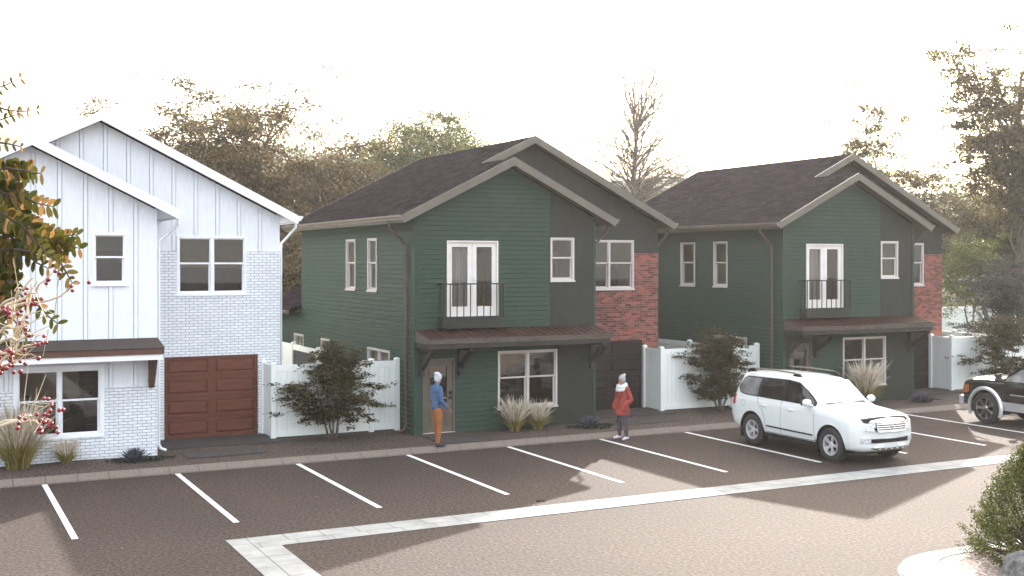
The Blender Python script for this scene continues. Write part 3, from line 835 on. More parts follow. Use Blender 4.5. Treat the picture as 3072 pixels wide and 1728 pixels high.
    m.prism([(x0 - .012, yf - .015, zt(yf)), (x1 + .012, yf - .015, zt(yf)), (x1 + .012, 28.885, zt(28.885)), (x0 - .012, 28.885, zt(28.885))],
            [(x0 - .012, yf - .015, zt(yf) + .018), (x1 + .012, yf - .015, zt(yf) + .018), (x1 + .012, 28.885, zt(28.885) + .018), (x0 - .012, 28.885, zt(28.885) + .018)])
    if not W_:
        xx = x0 + .2
        while xx < x1 - .05:
            m.prism([(xx, yf - .01, zt(yf) + .018), (xx + .02, yf - .01, zt(yf) + .018), (xx + .02, 28.885, zt(28.885) + .018), (xx, 28.885, zt(28.885) + .018)],
                    [(xx, yf - .01, zt(yf) + .036), (xx + .02, yf - .01, zt(yf) + .036), (xx + .02, 28.885, zt(28.885) + .036), (xx, 28.885, zt(28.885) + .036)])
            xx += .22
    m.build('canopy_roof', M['w_canopy'] if W_ else M['copper'], can, off=off)
    for xb in (11.97, 13.12, 17.30):
        m = MB(); wd = .13
        if W_:
            m.prism([(xb, 28.888, 1.76), (xb, 28.888, 2.488), (xb, 28.35, 2.488), (xb, 28.79, 1.76)], [(xb + wd, 28.888, 1.76), (xb + wd, 28.888, 2.488), (xb + wd, 28.35, 2.488), (xb + wd, 28.79, 1.76)])
        else:
            m.box(xb, xb + wd, 28.77, 28.882, 1.76, 2.488)
            m.box(xb + .002, xb + wd - .002, 28.12, 28.769, 2.40, 2.487)
            m.prism([(xb + .01, 28.769, 1.88), (xb + .01, 28.769, 2.06), (xb + .01, 28.20, 2.399), (xb + .01, 28.05, 2.399)], [(xb + wd - .01, 28.769, 1.88), (xb + wd - .01, 28.769, 2.06), (xb + wd - .01, 28.20, 2.399), (xb + wd - .01, 28.05, 2.399)])
            m.box(xb + .01, xb + wd - .01, 28.775, 28.878, 1.70, 1.759)
        m.build('bracket', M['brown_wood'] if W_ else M['dark_wood'], can, off=off)
    return root

hw = make_house('white'); hw.location = (OFF[0] + HX[0], OFF[1], OFF[2])
tag(hw, 'white board and brick house with a brown garage door, at the left')
hm = make_house('green'); hm.location = (OFF[0], OFF[1], OFF[2])
tag(hm, 'dark green house with red brick garage wing, the man standing at its door')
hr = copy_tree(hm); hr.location = (OFF[0] + HX[2], OFF[1], OFF[2])
tag(hr, 'dark green house behind the white car, farthest to the right')

# ------------------------------------------------------------------ fences
def post(root, x, y, mat, h=2.1, w=.13):
    m = MB(); m.box(x - w / 2, x + w / 2, y - w / 2, y + w / 2, .05, h)
    m.prism([(x - w * .6, y - w * .6, h), (x + w * .6, y - w * .6, h), (x + w * .6, y + w * .6, h), (x - w * .6, y + w * .6, h)],
            [(x - w * .25, y - w * .25, h + .045), (x + w * .25, y - w * .25, h + .045), (x + w * .25, y + w * .25, h + .045), (x - w * .25, y + w * .25, h + .045)])
    return m.build('post', mat, root, off=root.location)

def fpanel(root, a, b, mat, rail=None, z0=.17, z1=2.06, bw=.155, name='panel'):
    a = Vector((*a, 0)); b = Vector((*b, 0)); d = (b - a); L = d.length; d.normalize(); nrm = Vector((-d.y, d.x, 0))
    m = MB()
    def bx(mm, u0, u1, t0, t1, zz0, zz1):
        q = [a + d * u + nrm * t for u, t in ((u0, t0), (u1, t0), (u1, t1), (u0, t1))]
        mm.prism([(p.x, p.y, zz0) for p in q], [(p.x, p.y, zz1) for p in q])
    n = max(1, round(L / bw)); s = L / n
    for k in range(n): bx(m, k * s + .006, (k + 1) * s - .006, -.022, .022, z0 + .1, z1 - .1)
    bx(m, 0, L, -.004, .004, z0 + .1, z1 - .1)
    o = m.build(name, mat, root, off=root.location)
    for za, zb in ((z1 - .17, z1), (z0, z0 + .17)):
        m = MB(); bx(m, 0, L, -.03, .03, za, zb); m.build('rail', rail or mat, o, off=root.location, bevel=.004)

def yard_fence(off, label, end=11.84):
    x0, x1, xm = 8.30 + off, end + off, 11.03 + off
    r = top('fence', label, 'fence', 'white vinyl yard fences', loc=(x0, 30.0, .1))
    F = M['fence']
    for (x, y) in ((x0, 30.95), (x0, 30.0), (xm, 30.0), (x1 - .06, 30.0)): post(r, x, y, F)
    fpanel(r, (x0, 30.06), (x0, 30.89), F, name='gate')
    fpanel(r, (x0 + .065, 30.0), (xm - .065, 30.0), F); fpanel(r, (xm + .065, 30.0), (x1 - .125, 30.0), F)
    s = top('fence', 'x', 'fence', 'side boundary fences', loc=(xm, 36, .1))
    ys = [30.2, 32.3, 34.7, 37.4, 40, 42.5]
    for k in range(5):
        post(s, xm, ys[k + 1], F)
        dark = off == 0 and k == 2
        fpanel(s, (xm, ys[k] + .065), (xm, ys[k + 1] - .065), M['fence_dark'] if dark else F, rail=F)
    return r, s
r1, s1 = yard_fence(0, 'white vinyl fence with gate between the white house and the middle green house')
s1['label'] = 'white side fence with one charcoal panel running back beside the middle green house'
r2, s2 = yard_fence(12.3, 'white vinyl fence with gate between the two green houses', end=12.1)
s2['label'] = 'white side fence running back between the two green houses'
r3, s3 = yard_fence(24.9, 'white vinyl fence right of the farthest green house, behind the pickup', end=15.5)
s3['label'] = 'white side fence running back beyond the farthest green house'
fb = top('fence', 'long cream rear fence on the far side of the yards, at the right', 'fence', loc=(50, 52, .1))
for k in range(10):
    xx = 38 + 3 * k; post(fb, xx, 52, M['fence'], h=2.0); fpanel(fb, (xx + .07, 52), (xx + 2.93, 52), M['fence'], z1=1.95)
# ------------------------------------------------------------------
# ------------------------------------------------------------------ vegetation
def leaf_mesh(name, mat, parent, C, size, rs, off=None, flat=0.0, aspect=.5, fold=False):
    """many separate little rhombic leaves centred on the rows of C"""
    n = len(C)
    d = rs.normal(size=(n, 3)); d[:, 2] *= (1 - flat) ; d /= np.linalg.norm(d, axis=1)[:, None] + 1e-9
    e = rs.normal(size=(n, 3)); e[:, 2] *= (1 - flat)
    e -= (e * d).sum(1)[:, None] * d; e /= np.linalg.norm(e, axis=1)[:, None] + 1e-9
    s = size * rs.uniform(.6, 1.4, n)[:, None]
    a = C - d * s * .5; b = C + e * s * aspect * .5; c = C + d * s * .5; f = C - e * s * aspect * .5
    v = np.stack([a, b, c, f], 1).reshape(-1, 3)
    if off is not None: v = v - np.array(off)
    me = bpy.data.meshes.new(name)
    me.vertices.add(4 * n); me.vertices.foreach_set('co', v.astype(np.float32).ravel())
    me.loops.add(4 * n); me.loops.foreach_set('vertex_index', np.arange(4 * n, dtype=np.int32))
    me.polygons.add(n); me.polygons.foreach_set('loop_start', np.arange(0, 4 * n, 4, dtype=np.int32))
    me.update(calc_edges=True); me.validate()
    me.materials.append(mat)
    o = bpy.data.objects.new(name, me); col.objects.link(o)
    if parent: o.parent = parent
    return o

def curve(a, b, sag, rs, n=5, wob=.06):
    a = np.array(a, float); b = np.array(b, float); L = np.linalg.norm(b - a)
    t = np.linspace(0, 1, n)[:, None]
    p = a * (1 - t) + b * t
    p[:, 2] += (np.sin(t[:, 0] * math.pi) * sag * L)
    p[1:-1] += rs.normal(size=(n - 2, 3)) * wob * L
    return p

def tree(name, label, x, y, h, env, leaf, nleaf, lsize, seed, cat='tree', group=None, tr=.2, trunk_top=.75, nl=12, ns=7, z0=.06, crown_z=.35,
         steep=(.45, .75), blob=.35, flat=.35, twig=.008, barkm=None, limbk=.38, stems=1, lean=(0, 0), lay=1.0, loc=None, aspect=.5, lo=.2):
    """env(rs) -> random point of the crown envelope in units (x,y,z) metres relative to the foot"""
    rs = np.random.RandomState(seed)
    base = (x, y, z0)
    r = top(name, label, cat, group, loc=base)
    wood = MB(); pts = []
    B = np.array(base)
    stem_tops = []
    for s_ in range(stems):
        if stems == 1:
            tp = B + np.array([lean[0], lean[1], h * trunk_top]); b0 = B.copy(); b0[2] -= .1
        else:
            a = s_ * 2 * math.pi / stems + rs.uniform(0, 1); tp = B + np.array([math.cos(a) * h * .16, math.sin(a) * h * .12, h * trunk_top * rs.uniform(.8, 1)]); b0 = B + np.array([math.cos(a) * .07, math.sin(a) * .07, -.1])
        tk = curve(b0, tp, 0, rs, 9, .012)
        wood.tube(tk, list(np.linspace(tr, tr * .22, 9)), 8)
        stem_tops.append(tk)
    for i in range(nl):
        tk = stem_tops[i % stems]
        tgt = B + env(rs)
        # leave the trunk somewhat below the target
        zz = np.clip((tgt[2] - B[2]) * rs.uniform(*steep), h * lo, h * trunk_top * .97) + B[2]
        k = np.interp(zz, tk[:, 2], np.arange(len(tk))); k0 = int(min(k, len(tk) - 2)); fr_ = k - k0
        st = tk[k0] * (1 - fr_) + tk[k0 + 1] * fr_
        limb = curve(st, B * 0 + st + (tgt - st) * .95, .06, rs, 6, .03)
        r0 = max(tr * limbk * (1 - .5 * (zz - B[2]) / h), twig * 2)
        wood.tube(limb, list(np.linspace(r0, twig * 1.6, 6)), 5, cap=False)
        for j in range(ns):
            q = limb[rs.randint(2, 6)]
            t2 = q + rs.normal(size=3) * np.array([1, 1, .55 * lay]) * blob * 2.0
            sub = curve(q, t2, .05, rs, 4, .06)
            wood.tube(sub, list(np.linspace(twig * 1.5, twig * .5, 4)), 4, cap=False)
            for m_ in range(2):
                q2 = sub[rs.randint(1, 4)]; t3 = q2 + rs.normal(size=3) * np.array([1, 1, .5 * lay]) * blob
                wood.tube(curve(q2, t3, .03, rs, 3, .08), [twig * .8, twig * .6, twig * .3], 3, cap=False)
                pts.append(t3); pts.append((t3 + q2) / 2)
            pts.append(t2)
    wood.build('trunk', barkm or M['bark'], r, smooth=True, off=base, fix=False)
    if nleaf:
        pts = np.array(pts)
        per = rs.dirichlet(np.ones(len(pts)) * 1.2)
        cnt = rs.multinomial(nleaf, per)
        C = np.repeat(pts, cnt, axis=0)
        C = C + rs.normal(size=C.shape) * np.array([1, 1, .45 * lay]) * blob * .5
        leaf_mesh('crown', leaf, r, C, lsize, rs, off=base, flat=flat, aspect=aspect)
    return r

def ell(cz, rx, ry, rz, p=.4):
    def f(rs):
        d = rs.normal(size=3); d /= np.linalg.norm(d); q = rs.uniform(0, 1) ** p
        return np.array([d[0] * rx * q, d[1] * ry * q, cz + d[2] * rz * q])
    return f
def cone(z0, z1, r0, r1, jit=.15):
    def f(rs):
        t = rs.uniform(0, 1) ** .8; a = rs.uniform(0, 6.283); r_ = (r0 + (r1 - r0) * t) * rs.uniform(.5, 1)
        return np.array([math.cos(a) * r_, math.sin(a) * r_, z0 + (z1 - z0) * t])
    return f

def at(px, Y):    # ground x for a picture column at depth row Y (picture 2576 wide)
    u = (px * 1.19255 - 1536) / 3474.5; s_, c_ = math.sin(R(27.12)), math.cos(R(27.12))
    return Y * (s_ + u * c_) / (c_ - u * s_)

# rear row, behind the white and the middle house
G = 'trees behind the houses'
tree('autumn_tree', 'tall rusty brown tree rising behind the white house roof', at(620, 56), 56, 14.4, ell(9.0, 4.6, 3, 5.4), LF['rust'], 50000, .17, 1, group=G, nl=26, ns=9, blob=.75, tr=.3, twig=.02)
tree('autumn_tree', 'rust coloured tree filling the gap right of the tall rusty one', at(800, 58), 58, 12.4, ell(7.6, 4.1, 3, 4.8), LF['rust'], 42000, .17, 2, group=G, nl=22, ns=9, blob=.75, tr=.25, twig=.02)
tree('autumn_tree', 'low brown tree crown just above the white roof slope', at(480, 54), 54, 11.6, ell(7.6, 3.4, 2.6, 3.8), LF['rust'], 42000, .17, 3, group=G, nl=26, ns=8, blob=.7, tr=.22, twig=.02)
tree('green_tree', 'yellow green tree rising left of the middle house ridge', at(1120, 66), 66, 15.0, ell(9.6, 5.2, 3, 5.4), LF['green'], 50000, .19, 4, group=G, nl=24, ns=9, blob=.9, tr=.28, twig=.022)
tree('green_tree', 'green tree low behind the middle house roof slope', at(960, 62), 62, 12.6, ell(7.6, 4.2, 3, 5.0), LF['green'], 40000, .18, 5, group=G, nl=20, ns=9, blob=.8, tr=.25, twig=.02)
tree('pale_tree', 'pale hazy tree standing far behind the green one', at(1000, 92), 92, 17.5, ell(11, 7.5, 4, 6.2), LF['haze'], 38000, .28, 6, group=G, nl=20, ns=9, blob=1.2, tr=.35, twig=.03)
tree('low_tree', 'tawny tree seen between the white and the middle house', at(735, 50), 50, 6.6, ell(3.4, 2.0, 2, 3.0), LF['rust'], 26000, .15, 7, group=G, nl=14, ns=8, blob=.55, tr=.16, twig=.014)
# the tall bare tree and thin bare ones
def bare_env(rs):
    a = rs.uniform(0, 6.283)
    if rs.uniform() < .6: z = rs.uniform(8.5, 12.6); q = rs.uniform(1.5, 6.0)
    else: z = rs.uniform(12.5, 18.8); q = rs.uniform(.5, 4.0)
    return np.array([math.cos(a) * q, math.sin(a) * q * .6, z])
tree('bare_tree', 'tall bare tree with a thick trunk rising between the green houses', at(1610, 58), 58, 18.3, bare_env, None, 0, .1, 8, group=None, nl=95, ns=10, blob=.7, tr=.36, twig=.0105, limbk=.22, barkm=M['pale_bark'], trunk_top=.70, lay=1.4, lean=(-.35, 0), lo=.42, steep=(.68, .93))
for k, (px, Y, h, sd) in enumerate(((1500, 62, 11.2, 11), (1560, 60, 10.6, 12), (1690, 60, 11.2, 13))):
    tree('bare_tree', ['leafless thicket tree just right of the middle house ridge', 'leafless small tree left of the thick bare trunk', 'leafless small tree right of the thick bare trunk'][k], at(px, Y), Y, h, ell(h * .62, 3.0, 2, h * .34), None, 0, .1, sd, group='small bare trees', nl=34, ns=9, blob=.55, tr=.13, twig=.013, barkm=M['pale_bark'], trunk_top=.7, lay=1.6, lo=.3)
# right side
tree('broadleaf_tree', 'large dark leafed tree overhanging from the right frame edge', at(2570, 42), 42, 19.5, ell(13.6, 5.0, 4, 5.4), LF['olive'], 34000, .20, 21, group=None, nl=26, ns=8, blob=.55, tr=.3, twig=.018, flat=.2)
tree('young_tree', 'thin young tree behind the farthest house, its crown over the roof', at(2190, 52), 52, 15.4, ell(11.6, 2.4, 2, 3.9), LF['olive'], 13000, .17, 22, group='thin trees behind the farthest house', nl=16, ns=7, blob=.55, tr=.12, twig=.014)
tree('young_tree', 'slender tree with forked stem right of the farthest roof', at(2345, 50), 50, 12.6, ell(9.0, 2.8, 2, 3.6), LF['olive'], 10000, .16, 23, group='thin trees behind the farthest house', nl=16, ns=7, blob=.5, tr=.10, twig=.013)
tree('green_tree', 'bright green tree filling the right edge behind the fence', at(2500, 60), 60, 11.2, ell(6.2, 5.0, 3, 4.6), LF['lime'], 40000, .2, 24, nl=26, ns=9, blob=.85, tr=.25, twig=.02)
tree('broadleaf_tree', 'dark drooping tree beside the farthest house wall', at(2480, 46), 46, 9.2, ell(6.3, 2.9, 2.5, 2.3), LF['olive'], 38000, .17, 25, nl=22, ns=8, blob=.6, tr=.16, twig=.014)
tree('young_tree', 'slim tree with two bare stems above the right fence', at(2440, 42), 42, 6.4, ell(4.9, 2.0, 1.6, 1.5), LF['lime'], 12000, .12, 26, group='thin trees behind the farthest house', nl=12, ns=7, blob=.4, tr=.06, twig=.01, stems=2)
# scrub masses low behind the yards
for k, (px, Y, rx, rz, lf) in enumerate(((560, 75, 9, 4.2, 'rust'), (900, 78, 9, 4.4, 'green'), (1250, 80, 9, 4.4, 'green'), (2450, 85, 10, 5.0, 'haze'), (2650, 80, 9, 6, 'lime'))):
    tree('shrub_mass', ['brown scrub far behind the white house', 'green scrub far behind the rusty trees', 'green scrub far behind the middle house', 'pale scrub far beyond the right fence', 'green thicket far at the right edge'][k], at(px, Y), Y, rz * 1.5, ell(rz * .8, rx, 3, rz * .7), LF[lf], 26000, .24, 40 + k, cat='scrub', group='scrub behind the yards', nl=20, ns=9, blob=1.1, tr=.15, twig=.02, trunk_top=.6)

# shrubs by the fences (multi-stemmed)
SH = 'shrubs in front of the white fences'
def shrub(label, x, y, seed, h=2.65, rx=1.22):
    def env(rs):
        t = rs.uniform(0, 1); z = .55 + (h - .6) * t
        w_ = rx * (1.0 if t < .45 else (1 - (t - .45) / .62)) * (.75 + .25 * min(1, t * 5)); a = rs.uniform(0, 6.283); q = rs.uniform(.25, 1) ** .6
        return np.array([math.cos(a) * w_ * q, math.sin(a) * w_ * q * .8, z])
    return tree('shrub', label, x, y, h, env, LF['maple'], 17000, .095, seed, cat='shrub', group=SH, tr=.035, trunk_top=.62, nl=46, ns=6, blob=.16, twig=.005, stems=5, z0=.1, lay=.7, flat=.5, aspect=.36, lo=.12)
shrub('dark leafy shrub in front of the left white fence', 9.72, 29.35, 31)
shrub('dark leafy shrub left of the white car, by the fence between green houses', 22.4, 29.4, 32, 2.7, 1.15)
shrub('dark leafy shrub behind the black pickup, by the right fence', 34.6, 29.0, 33, 2.9, 1.6)
# cloud pruned spruce at the right edge
def pads(rs):
    P = [(-1.2, 0, 2.1, 1.0), (0, .2, 3.1, 1.2), (-.7, -.3, 3.9, 1.0), (.8, 0, 4.6, 1.3), (.9, 0, 2.2, 1.4), (1.8, 0, 3.4, 1.4)]
    p = P[rs.randint(len(P))]; d = rs.normal(size=3) * .42
    return np.array([p[0] + d[0] * p[3], p[1] + d[1] * p[3], p[2] + abs(d[2]) * .45])
tree('spruce', 'blue green spruce in cloud shaped pads behind the pickup', 37.9, 31.6, 5.0, pads, LF['spruce'], 44000, .085, 34, cat='spruce', tr=.12, trunk_top=.85, nl=60, ns=6, blob=.24, twig=.008, lay=.6, aspect=.25, z0=.1)

# ornamental grasses
def grass(label, x, y, h, w, n, npl, seed, z0=.11):
    rs = np.random.RandomState(seed)
    r = top('grass_tuft', label, 'ornamental grass', 'ornamental grass tufts by the house walls', loc=(x, y, z0))
    def blades(name, mat, cnt, hh, hs, wd, droop, tip=False, h0=0):
        V = []; F = []
        for i in range(cnt):
            a = rs.uniform(0, 6.283); rr = w * .16 * math.sqrt(rs.uniform()); out = rs.uniform(.1, 1) ** 1.0 * w * .5
            L = hh * rs.uniform(*hs); b = np.array([math.cos(a) * rr, math.sin(a) * rr, 0]); dd = np.array([math.cos(a), math.sin(a), 0]); side = np.array([-dd[1], dd[0], 0]) * 1.0
            th = rs.uniform(0, 3.14); side = side * math.cos(th) + dd * math.sin(th)
            seg = 6; dr = droop * rs.uniform(.3, 1.3)
            ts = np.linspace(0 if not tip else .0, 1, seg)
            base_i = len(V)
            for t in ts:
                tt = t if not tip else (h0 + (1 - h0) * t)
                p = b + dd * out * tt ** 1.8 * (1 + dr * .8) + np.array([0, 0, L * (tt - dr * .45 * tt ** 3)])
                wv = (wd * (1 - t * .85)) if not tip else wd * math.sin(math.pi * (.12 + .83 * t))
                p = p + rs.normal(size=3) * (.004 if not tip else .011)
                V.append(p - side * wv / 2); V.append(p + side * wv / 2)
            for k in range(seg - 1):
                q = base_i + 2 * k; F.append((q, q + 1, q + 3, q + 2))
        m = MB(); m.add(V, F); m.build(name, mat, r, fix=False)
    blades('blades', LF['blade'], n, h * .72, (.45, 1), .011, .8)
    blades('plumes', LF['plume'], npl, h, (.66, 1.02), .026 if h > 1 else .018, .38, tip=True, h0=.34)
    return r
grass('largest grass tuft under the white house window', 2.0, 28.5, 1.85, 1.5, 900, 330, 51)
grass('smallest grass tuft, low before the white brick wall', 3.05, 28.62, .68, .62, 420, 130, 52)
grass('left one of the two tufts under the middle house window', 14.66, 28.45, 1.08, .82, 560, 240, 53)
grass('right one of the two tufts under the middle house window', 15.42, 28.52, .95, .78, 500, 200, 54)
grass('tall grass tuft behind the white car, below the farthest house window', 27.3, 28.2, 1.7, 1.2, 800, 380, 55)

# agaves with dark ground cover
def agave(label, x, y, seed, s=1.0, cover=1.0):
    rs = np.random.RandomState(seed); m = MB()
    r = top('agave', label, 'agave', 'agaves at the house corners', loc=(x, y, .11))
    for i in range(110):
        t = (i + .5) / 110; a = i * 2.39996; el = R(12 + 74 * (1 - t) + rs.uniform(-6, 6)); L = (.40 - .10 * (1 - t)) * s * rs.uniform(.85, 1.1)
        d = np.array([math.cos(a) * math.cos(el), math.sin(a) * math.cos(el), math.sin(el)]); sd = np.array([-math.sin(a), math.cos(a), 0]); up = np.cross(sd, d) * -1
        b = d * .03 * s; wd = .034 * s
        p = [b - sd * wd * .6, b + sd * wd * .6, b + d * L * .6 + sd * wd * .55 + up * .01, b + d * L * .6 - sd * wd * .55 + up * .01, b + d * L, b + d * L * .6 - up * .014, b - up * .012]
        m.add(p, [(0, 1, 2, 3), (3, 2, 4), (0, 3, 5, 6), (1, 6, 5, 2), (3, 4, 5), (2, 5, 4)])
    m.build('blades', LF['agave'], r, fix=False)
    if cover:
        n = 900; a = rs.uniform(0, 6.283, n); q = np.sqrt(rs.uniform(0, 1, n)) * .62 * cover * (1 + .25 * np.sin(3 * a))
        C = np.stack([np.cos(a) * q * 1.15 + .15, np.sin(a) * q * .62, rs.uniform(.01, .09, n) * (1 - q * .8).clip(.2)], 1)
        leaf_mesh('ground_cover', LF['cover'], r, C, .06, rs, flat=.4, aspect=.7)
agave('lilac grey agave in dark ground cover at the white house corner', 4.52, 28.2, 61, 1.0, 1.0)
agave('dark agave in ground cover below the middle house garage corner', 16.85, 28.12, 62, 1.0, 1.0)
agave('compact grey agave before the farthest house corner, behind the white car', 29.72, 28.15, 63, 1.05, .55)

# juniper bush and rock on the island
rs = np.random.RandomState(71)
r = top('juniper', 'feathery green juniper bush at the lower right corner', 'bush', loc=(15.5, 12.5, .1))
C = []
wood = MB()
for i in range(430):
    t = rs.uniform(0, 1) ** 1.25; a = rs.uniform(0, 6.283); w_ = .88 * (1 - t) ** .62 + .05
    p = np.array([math.cos(a) * w_ * rs.uniform(.55, 1), math.sin(a) * w_ * rs.uniform(.55, 1), .04 + 1.46 * t])
    if i % 3 == 0: wood.tube([(0, 0, max(0, p[2] * .4)), (p[0] * .6, p[1] * .6, p[2] * .75), tuple(p)], [.018, .01, .004], 4, cap=False)
    d = p / np.linalg.norm(p); d[2] += .5; L = .22
    for k in range(95):
        s_ = rs.uniform(-.2, 1); C.append(p + d * L * s_ + rs.normal(size=3) * .035 * (1.3 - s_ * .6))
leaf_mesh('foliage', LF['juniper'], r, np.array(C), .042, rs, flat=0, aspect=.35)
wood.build('stem', M['bark'], r, smooth=True, fix=False)
def rock(label, x, y, z, rr, seed):
    rs_ = random.Random(seed); bm = bmesh.new(); bmesh.ops.create_icosphere(bm, subdivisions=4, radius=1)
    from mathutils import noise
    for v in bm.verts:
        n_ = noise.noise(v.co * 1.3 + Vector((seed, 0, 0))) * .28 + noise.noise(v.co * 3.7 + Vector((seed, 3, 0))) * .10 + noise.noise(v.co * 9) * .03
        v.co = v.co * (1 + n_); v.co.x *= rr[0]; v.co.y *= rr[1]; v.co.z *= rr[2]
    me = bpy.data.meshes.new('rock'); bm.to_mesh(me); bm.free(); me.materials.append(M['rock'])
    o = bpy.data.objects.new('rock', me); col.objects.link(o); o.location = (x, y, z); tag(o, label, 'rock')
rock('grey boulder in front of the juniper bush, lower right corner', 14.55, 11.62, .12, (.5, .45, .42), 4)

# fallen leaves scattered on the asphalt
rs = np.random.RandomState(81)
n = 60; C = np.stack([rs.uniform(1, 26, n), rs.uniform(19.9, 26.5, n), np.full(n, .008)], 1)
o = leaf_mesh('fallen_leaves', LF['locust'], None, C, .05, rs, flat=.98, aspect=.6)
tag(o, 'small orange leaves scattered over the asphalt', None, None, 'stuff')

# foreground: locust tree reaching in from the left
rs = np.random.RandomState(91)
def ray(px, py, t):    # point at distance t along the view through full-size picture pixel
    u = (px - 1536) / 3474.5; v = (784.2 - py) / 3474.5; s_, c_ = math.sin(R(27.12)), math.cos(R(27.12))
    return np.array([(s_ + u * c_) * t, (c_ - u * s_) * t, 4.8 + v * t])
lr = top('locust_tree', 'autumn locust tree reaching its yellow green fronds into the upper left', 'tree', loc=(-1.5, 3.6, 0))
wood = MB(); wood.tube([(-1.5, 3.6, -.1), (-1.45, 3.6, 2.2), (-1.3, 3.55, 4.2), (-1.2, 3.5, 6.6)], [.11, .09, .06, .02], 8)
LV = []; LFc = []
def frond(a, b, n, sz, drop=.1):
    a = np.array(a); b = np.array(b); pts = curve(a, b, -drop, rs, 6, .02)
    wood.tube(pts, [.004, .0035, .003, .0025, .002, .0012], 4, cap=False)
    L = np.linalg.norm(b - a); d = (b - a) / L
    side = np.cross(d, np.array([math.sin(R(27)), math.cos(R(27)), .25])); side /= np.linalg.norm(side)
    dep = np.cross(side, d)
    tt = np.linspace(.12, 1, n)
    for i, t in enumerate(tt):
        k = t * 5; k0 = min(int(k), 4); p = pts[k0] * (1 - (k - k0)) + pts[k0 + 1] * (k - k0)
        for sg in (-1, 1):
            q = side * sg + d * rs.uniform(.35, .6) + dep * rs.uniform(-.5, .5); q /= np.linalg.norm(q)
            l = sz * rs.uniform(.8, 1.1) * (1 - .35 * abs(t - .5)); wv = np.cross(q, dep); wv /= np.linalg.norm(wv); wv = wv * l * .21 + dep * l * rs.uniform(-.06, .06)
            b0 = len(LV)
            for s_, ww in ((0, .15), (.25, .85), (.55, 1), (.82, .75), (1, .12)):
                c_ = p + q * l * s_ + np.array([0, 0, -l * .12 * s_ * s_])
                LV.append(c_ - wv * ww); LV.append(c_ + wv * ww)
            for k_ in range(4): LFc.append((b0 + 2 * k_, b0 + 2 * k_ + 1, b0 + 2 * k_ + 3, b0 + 2 * k_ + 2))
FR = [((-120, 560), (60, 600), (238, 745), 2.75), ((-60, 640), (120, 640), (230, 705), 2.8), ((-80, 500), (20, 520), (90, 505), 2.7), ((-80, 520), (30, 560), (88, 605), 2.72),
      ((-90, 690), (40, 700), (150, 715), 2.7), ((-90, 700), (10, 720), (60, 770), 2.68), ((-90, 560), (60, 600), (160, 620), 2.85), ((60, 640), (130, 690), (200, 755), 2.8),
      ((-120, 790), (-20, 780), (45, 785), 2.7), ((-100, 830), (0, 840), (55, 845), 2.66), ((-100, 860), (-10, 870), (15, 925), 2.64), ((-80, 840), (10, 850), (50, 880), 2.66),
      ((-60, 600), (20, 650), (110, 690), 2.62), ((-60, 560), (0, 560), (60, 570), 2.6),
      ((-120, 300), (-20, 250), (60, 235), 2.9), ((-120, 380), (-30, 360), (60, 340), 2.9), ((-120, 400), (-20, 410), (62, 440), 2.9), ((-100, 300), (0, 290), (110, 330), 3.0)]
for i, (a, b_, c_, t) in enumerate(FR):
    A = ray(*a, t); B_ = ray(*b_, t - .03); C_ = ray(*c_, t)
    root_ = np.array([-1.25 + .02 * i, 3.5, 4.6 + .5 * (A[2] - 4.8)])
    wood.tube(curve(root_, A, .05, rs, 5, .02), [.02, .014, .01, .007, .005], 5, cap=False)
    small = i >= 14
    frond(A, C_, 17 if not small else 8, .036 if not small else .022, .04)
    if not small:
        for k in range(1):
            f_ = rs.uniform(.15, .8); s0 = A * (1 - f_) + C_ * f_; e0 = s0 + (C_ - A) / np.linalg.norm(C_ - A) * .09 + np.array([0, 0, rs.choice([-1, 1]) * rs.uniform(.02, .07)]) + rs.normal(size=3) * .02
            frond(s0, e0, 8, .030, .02)
wood.build('trunk', M['bark'], lr, smooth=True, off=lr.location, fix=False)
m = MB(); m.add(LV, LFc); m.build('crown', LF['locust'], lr, off=lr.location, fix=False)

# foreground: berry bush, lower left
br = top('berry_bush', 'tall bush with pale twigs and red berries at the lower left edge', 'berry bush', loc=(-.75, 2.3, 0))
wood = MB(); bal = MB()
wood.tube([(-.75, 2.3, -.1), (-.72, 2.3, 1.5), (-.6, 2.3, 3.2), (-.5, 2.3, 4.6)], [.03, .024, .018, .006], 7)
def bz(px, py, t): return ray(px, py, t)
TW = [[(-150, 1010), (20, 915), (110, 870), (170, 810)], [(-150, 960), (60, 915), (150, 905), (240, 845), (195, 885)][:4], [(-150, 1080), (0, 1030), (70, 1015), (122, 1005)],
      [(-150, 1040), (10, 1060), (60, 1045), (110, 1030)], [(-150, 1130), (0, 1085), (40, 1060), (110, 1070)], [(-150, 1330), (30, 1270), (100, 1245), (165, 1198)],
      [(-120, 1290), (60, 1262), (120, 1268), (160, 1255)], [(-150, 1180), (-20, 1110), (20, 1095), (45, 1090)], [(-150, 940), (0, 925), (60, 870), (100, 835)], [(-140, 1010), (0, 990), (40, 985), (75, 970)],
      [(40, 1030), (75, 960), (90, 900), (100, 840)]]
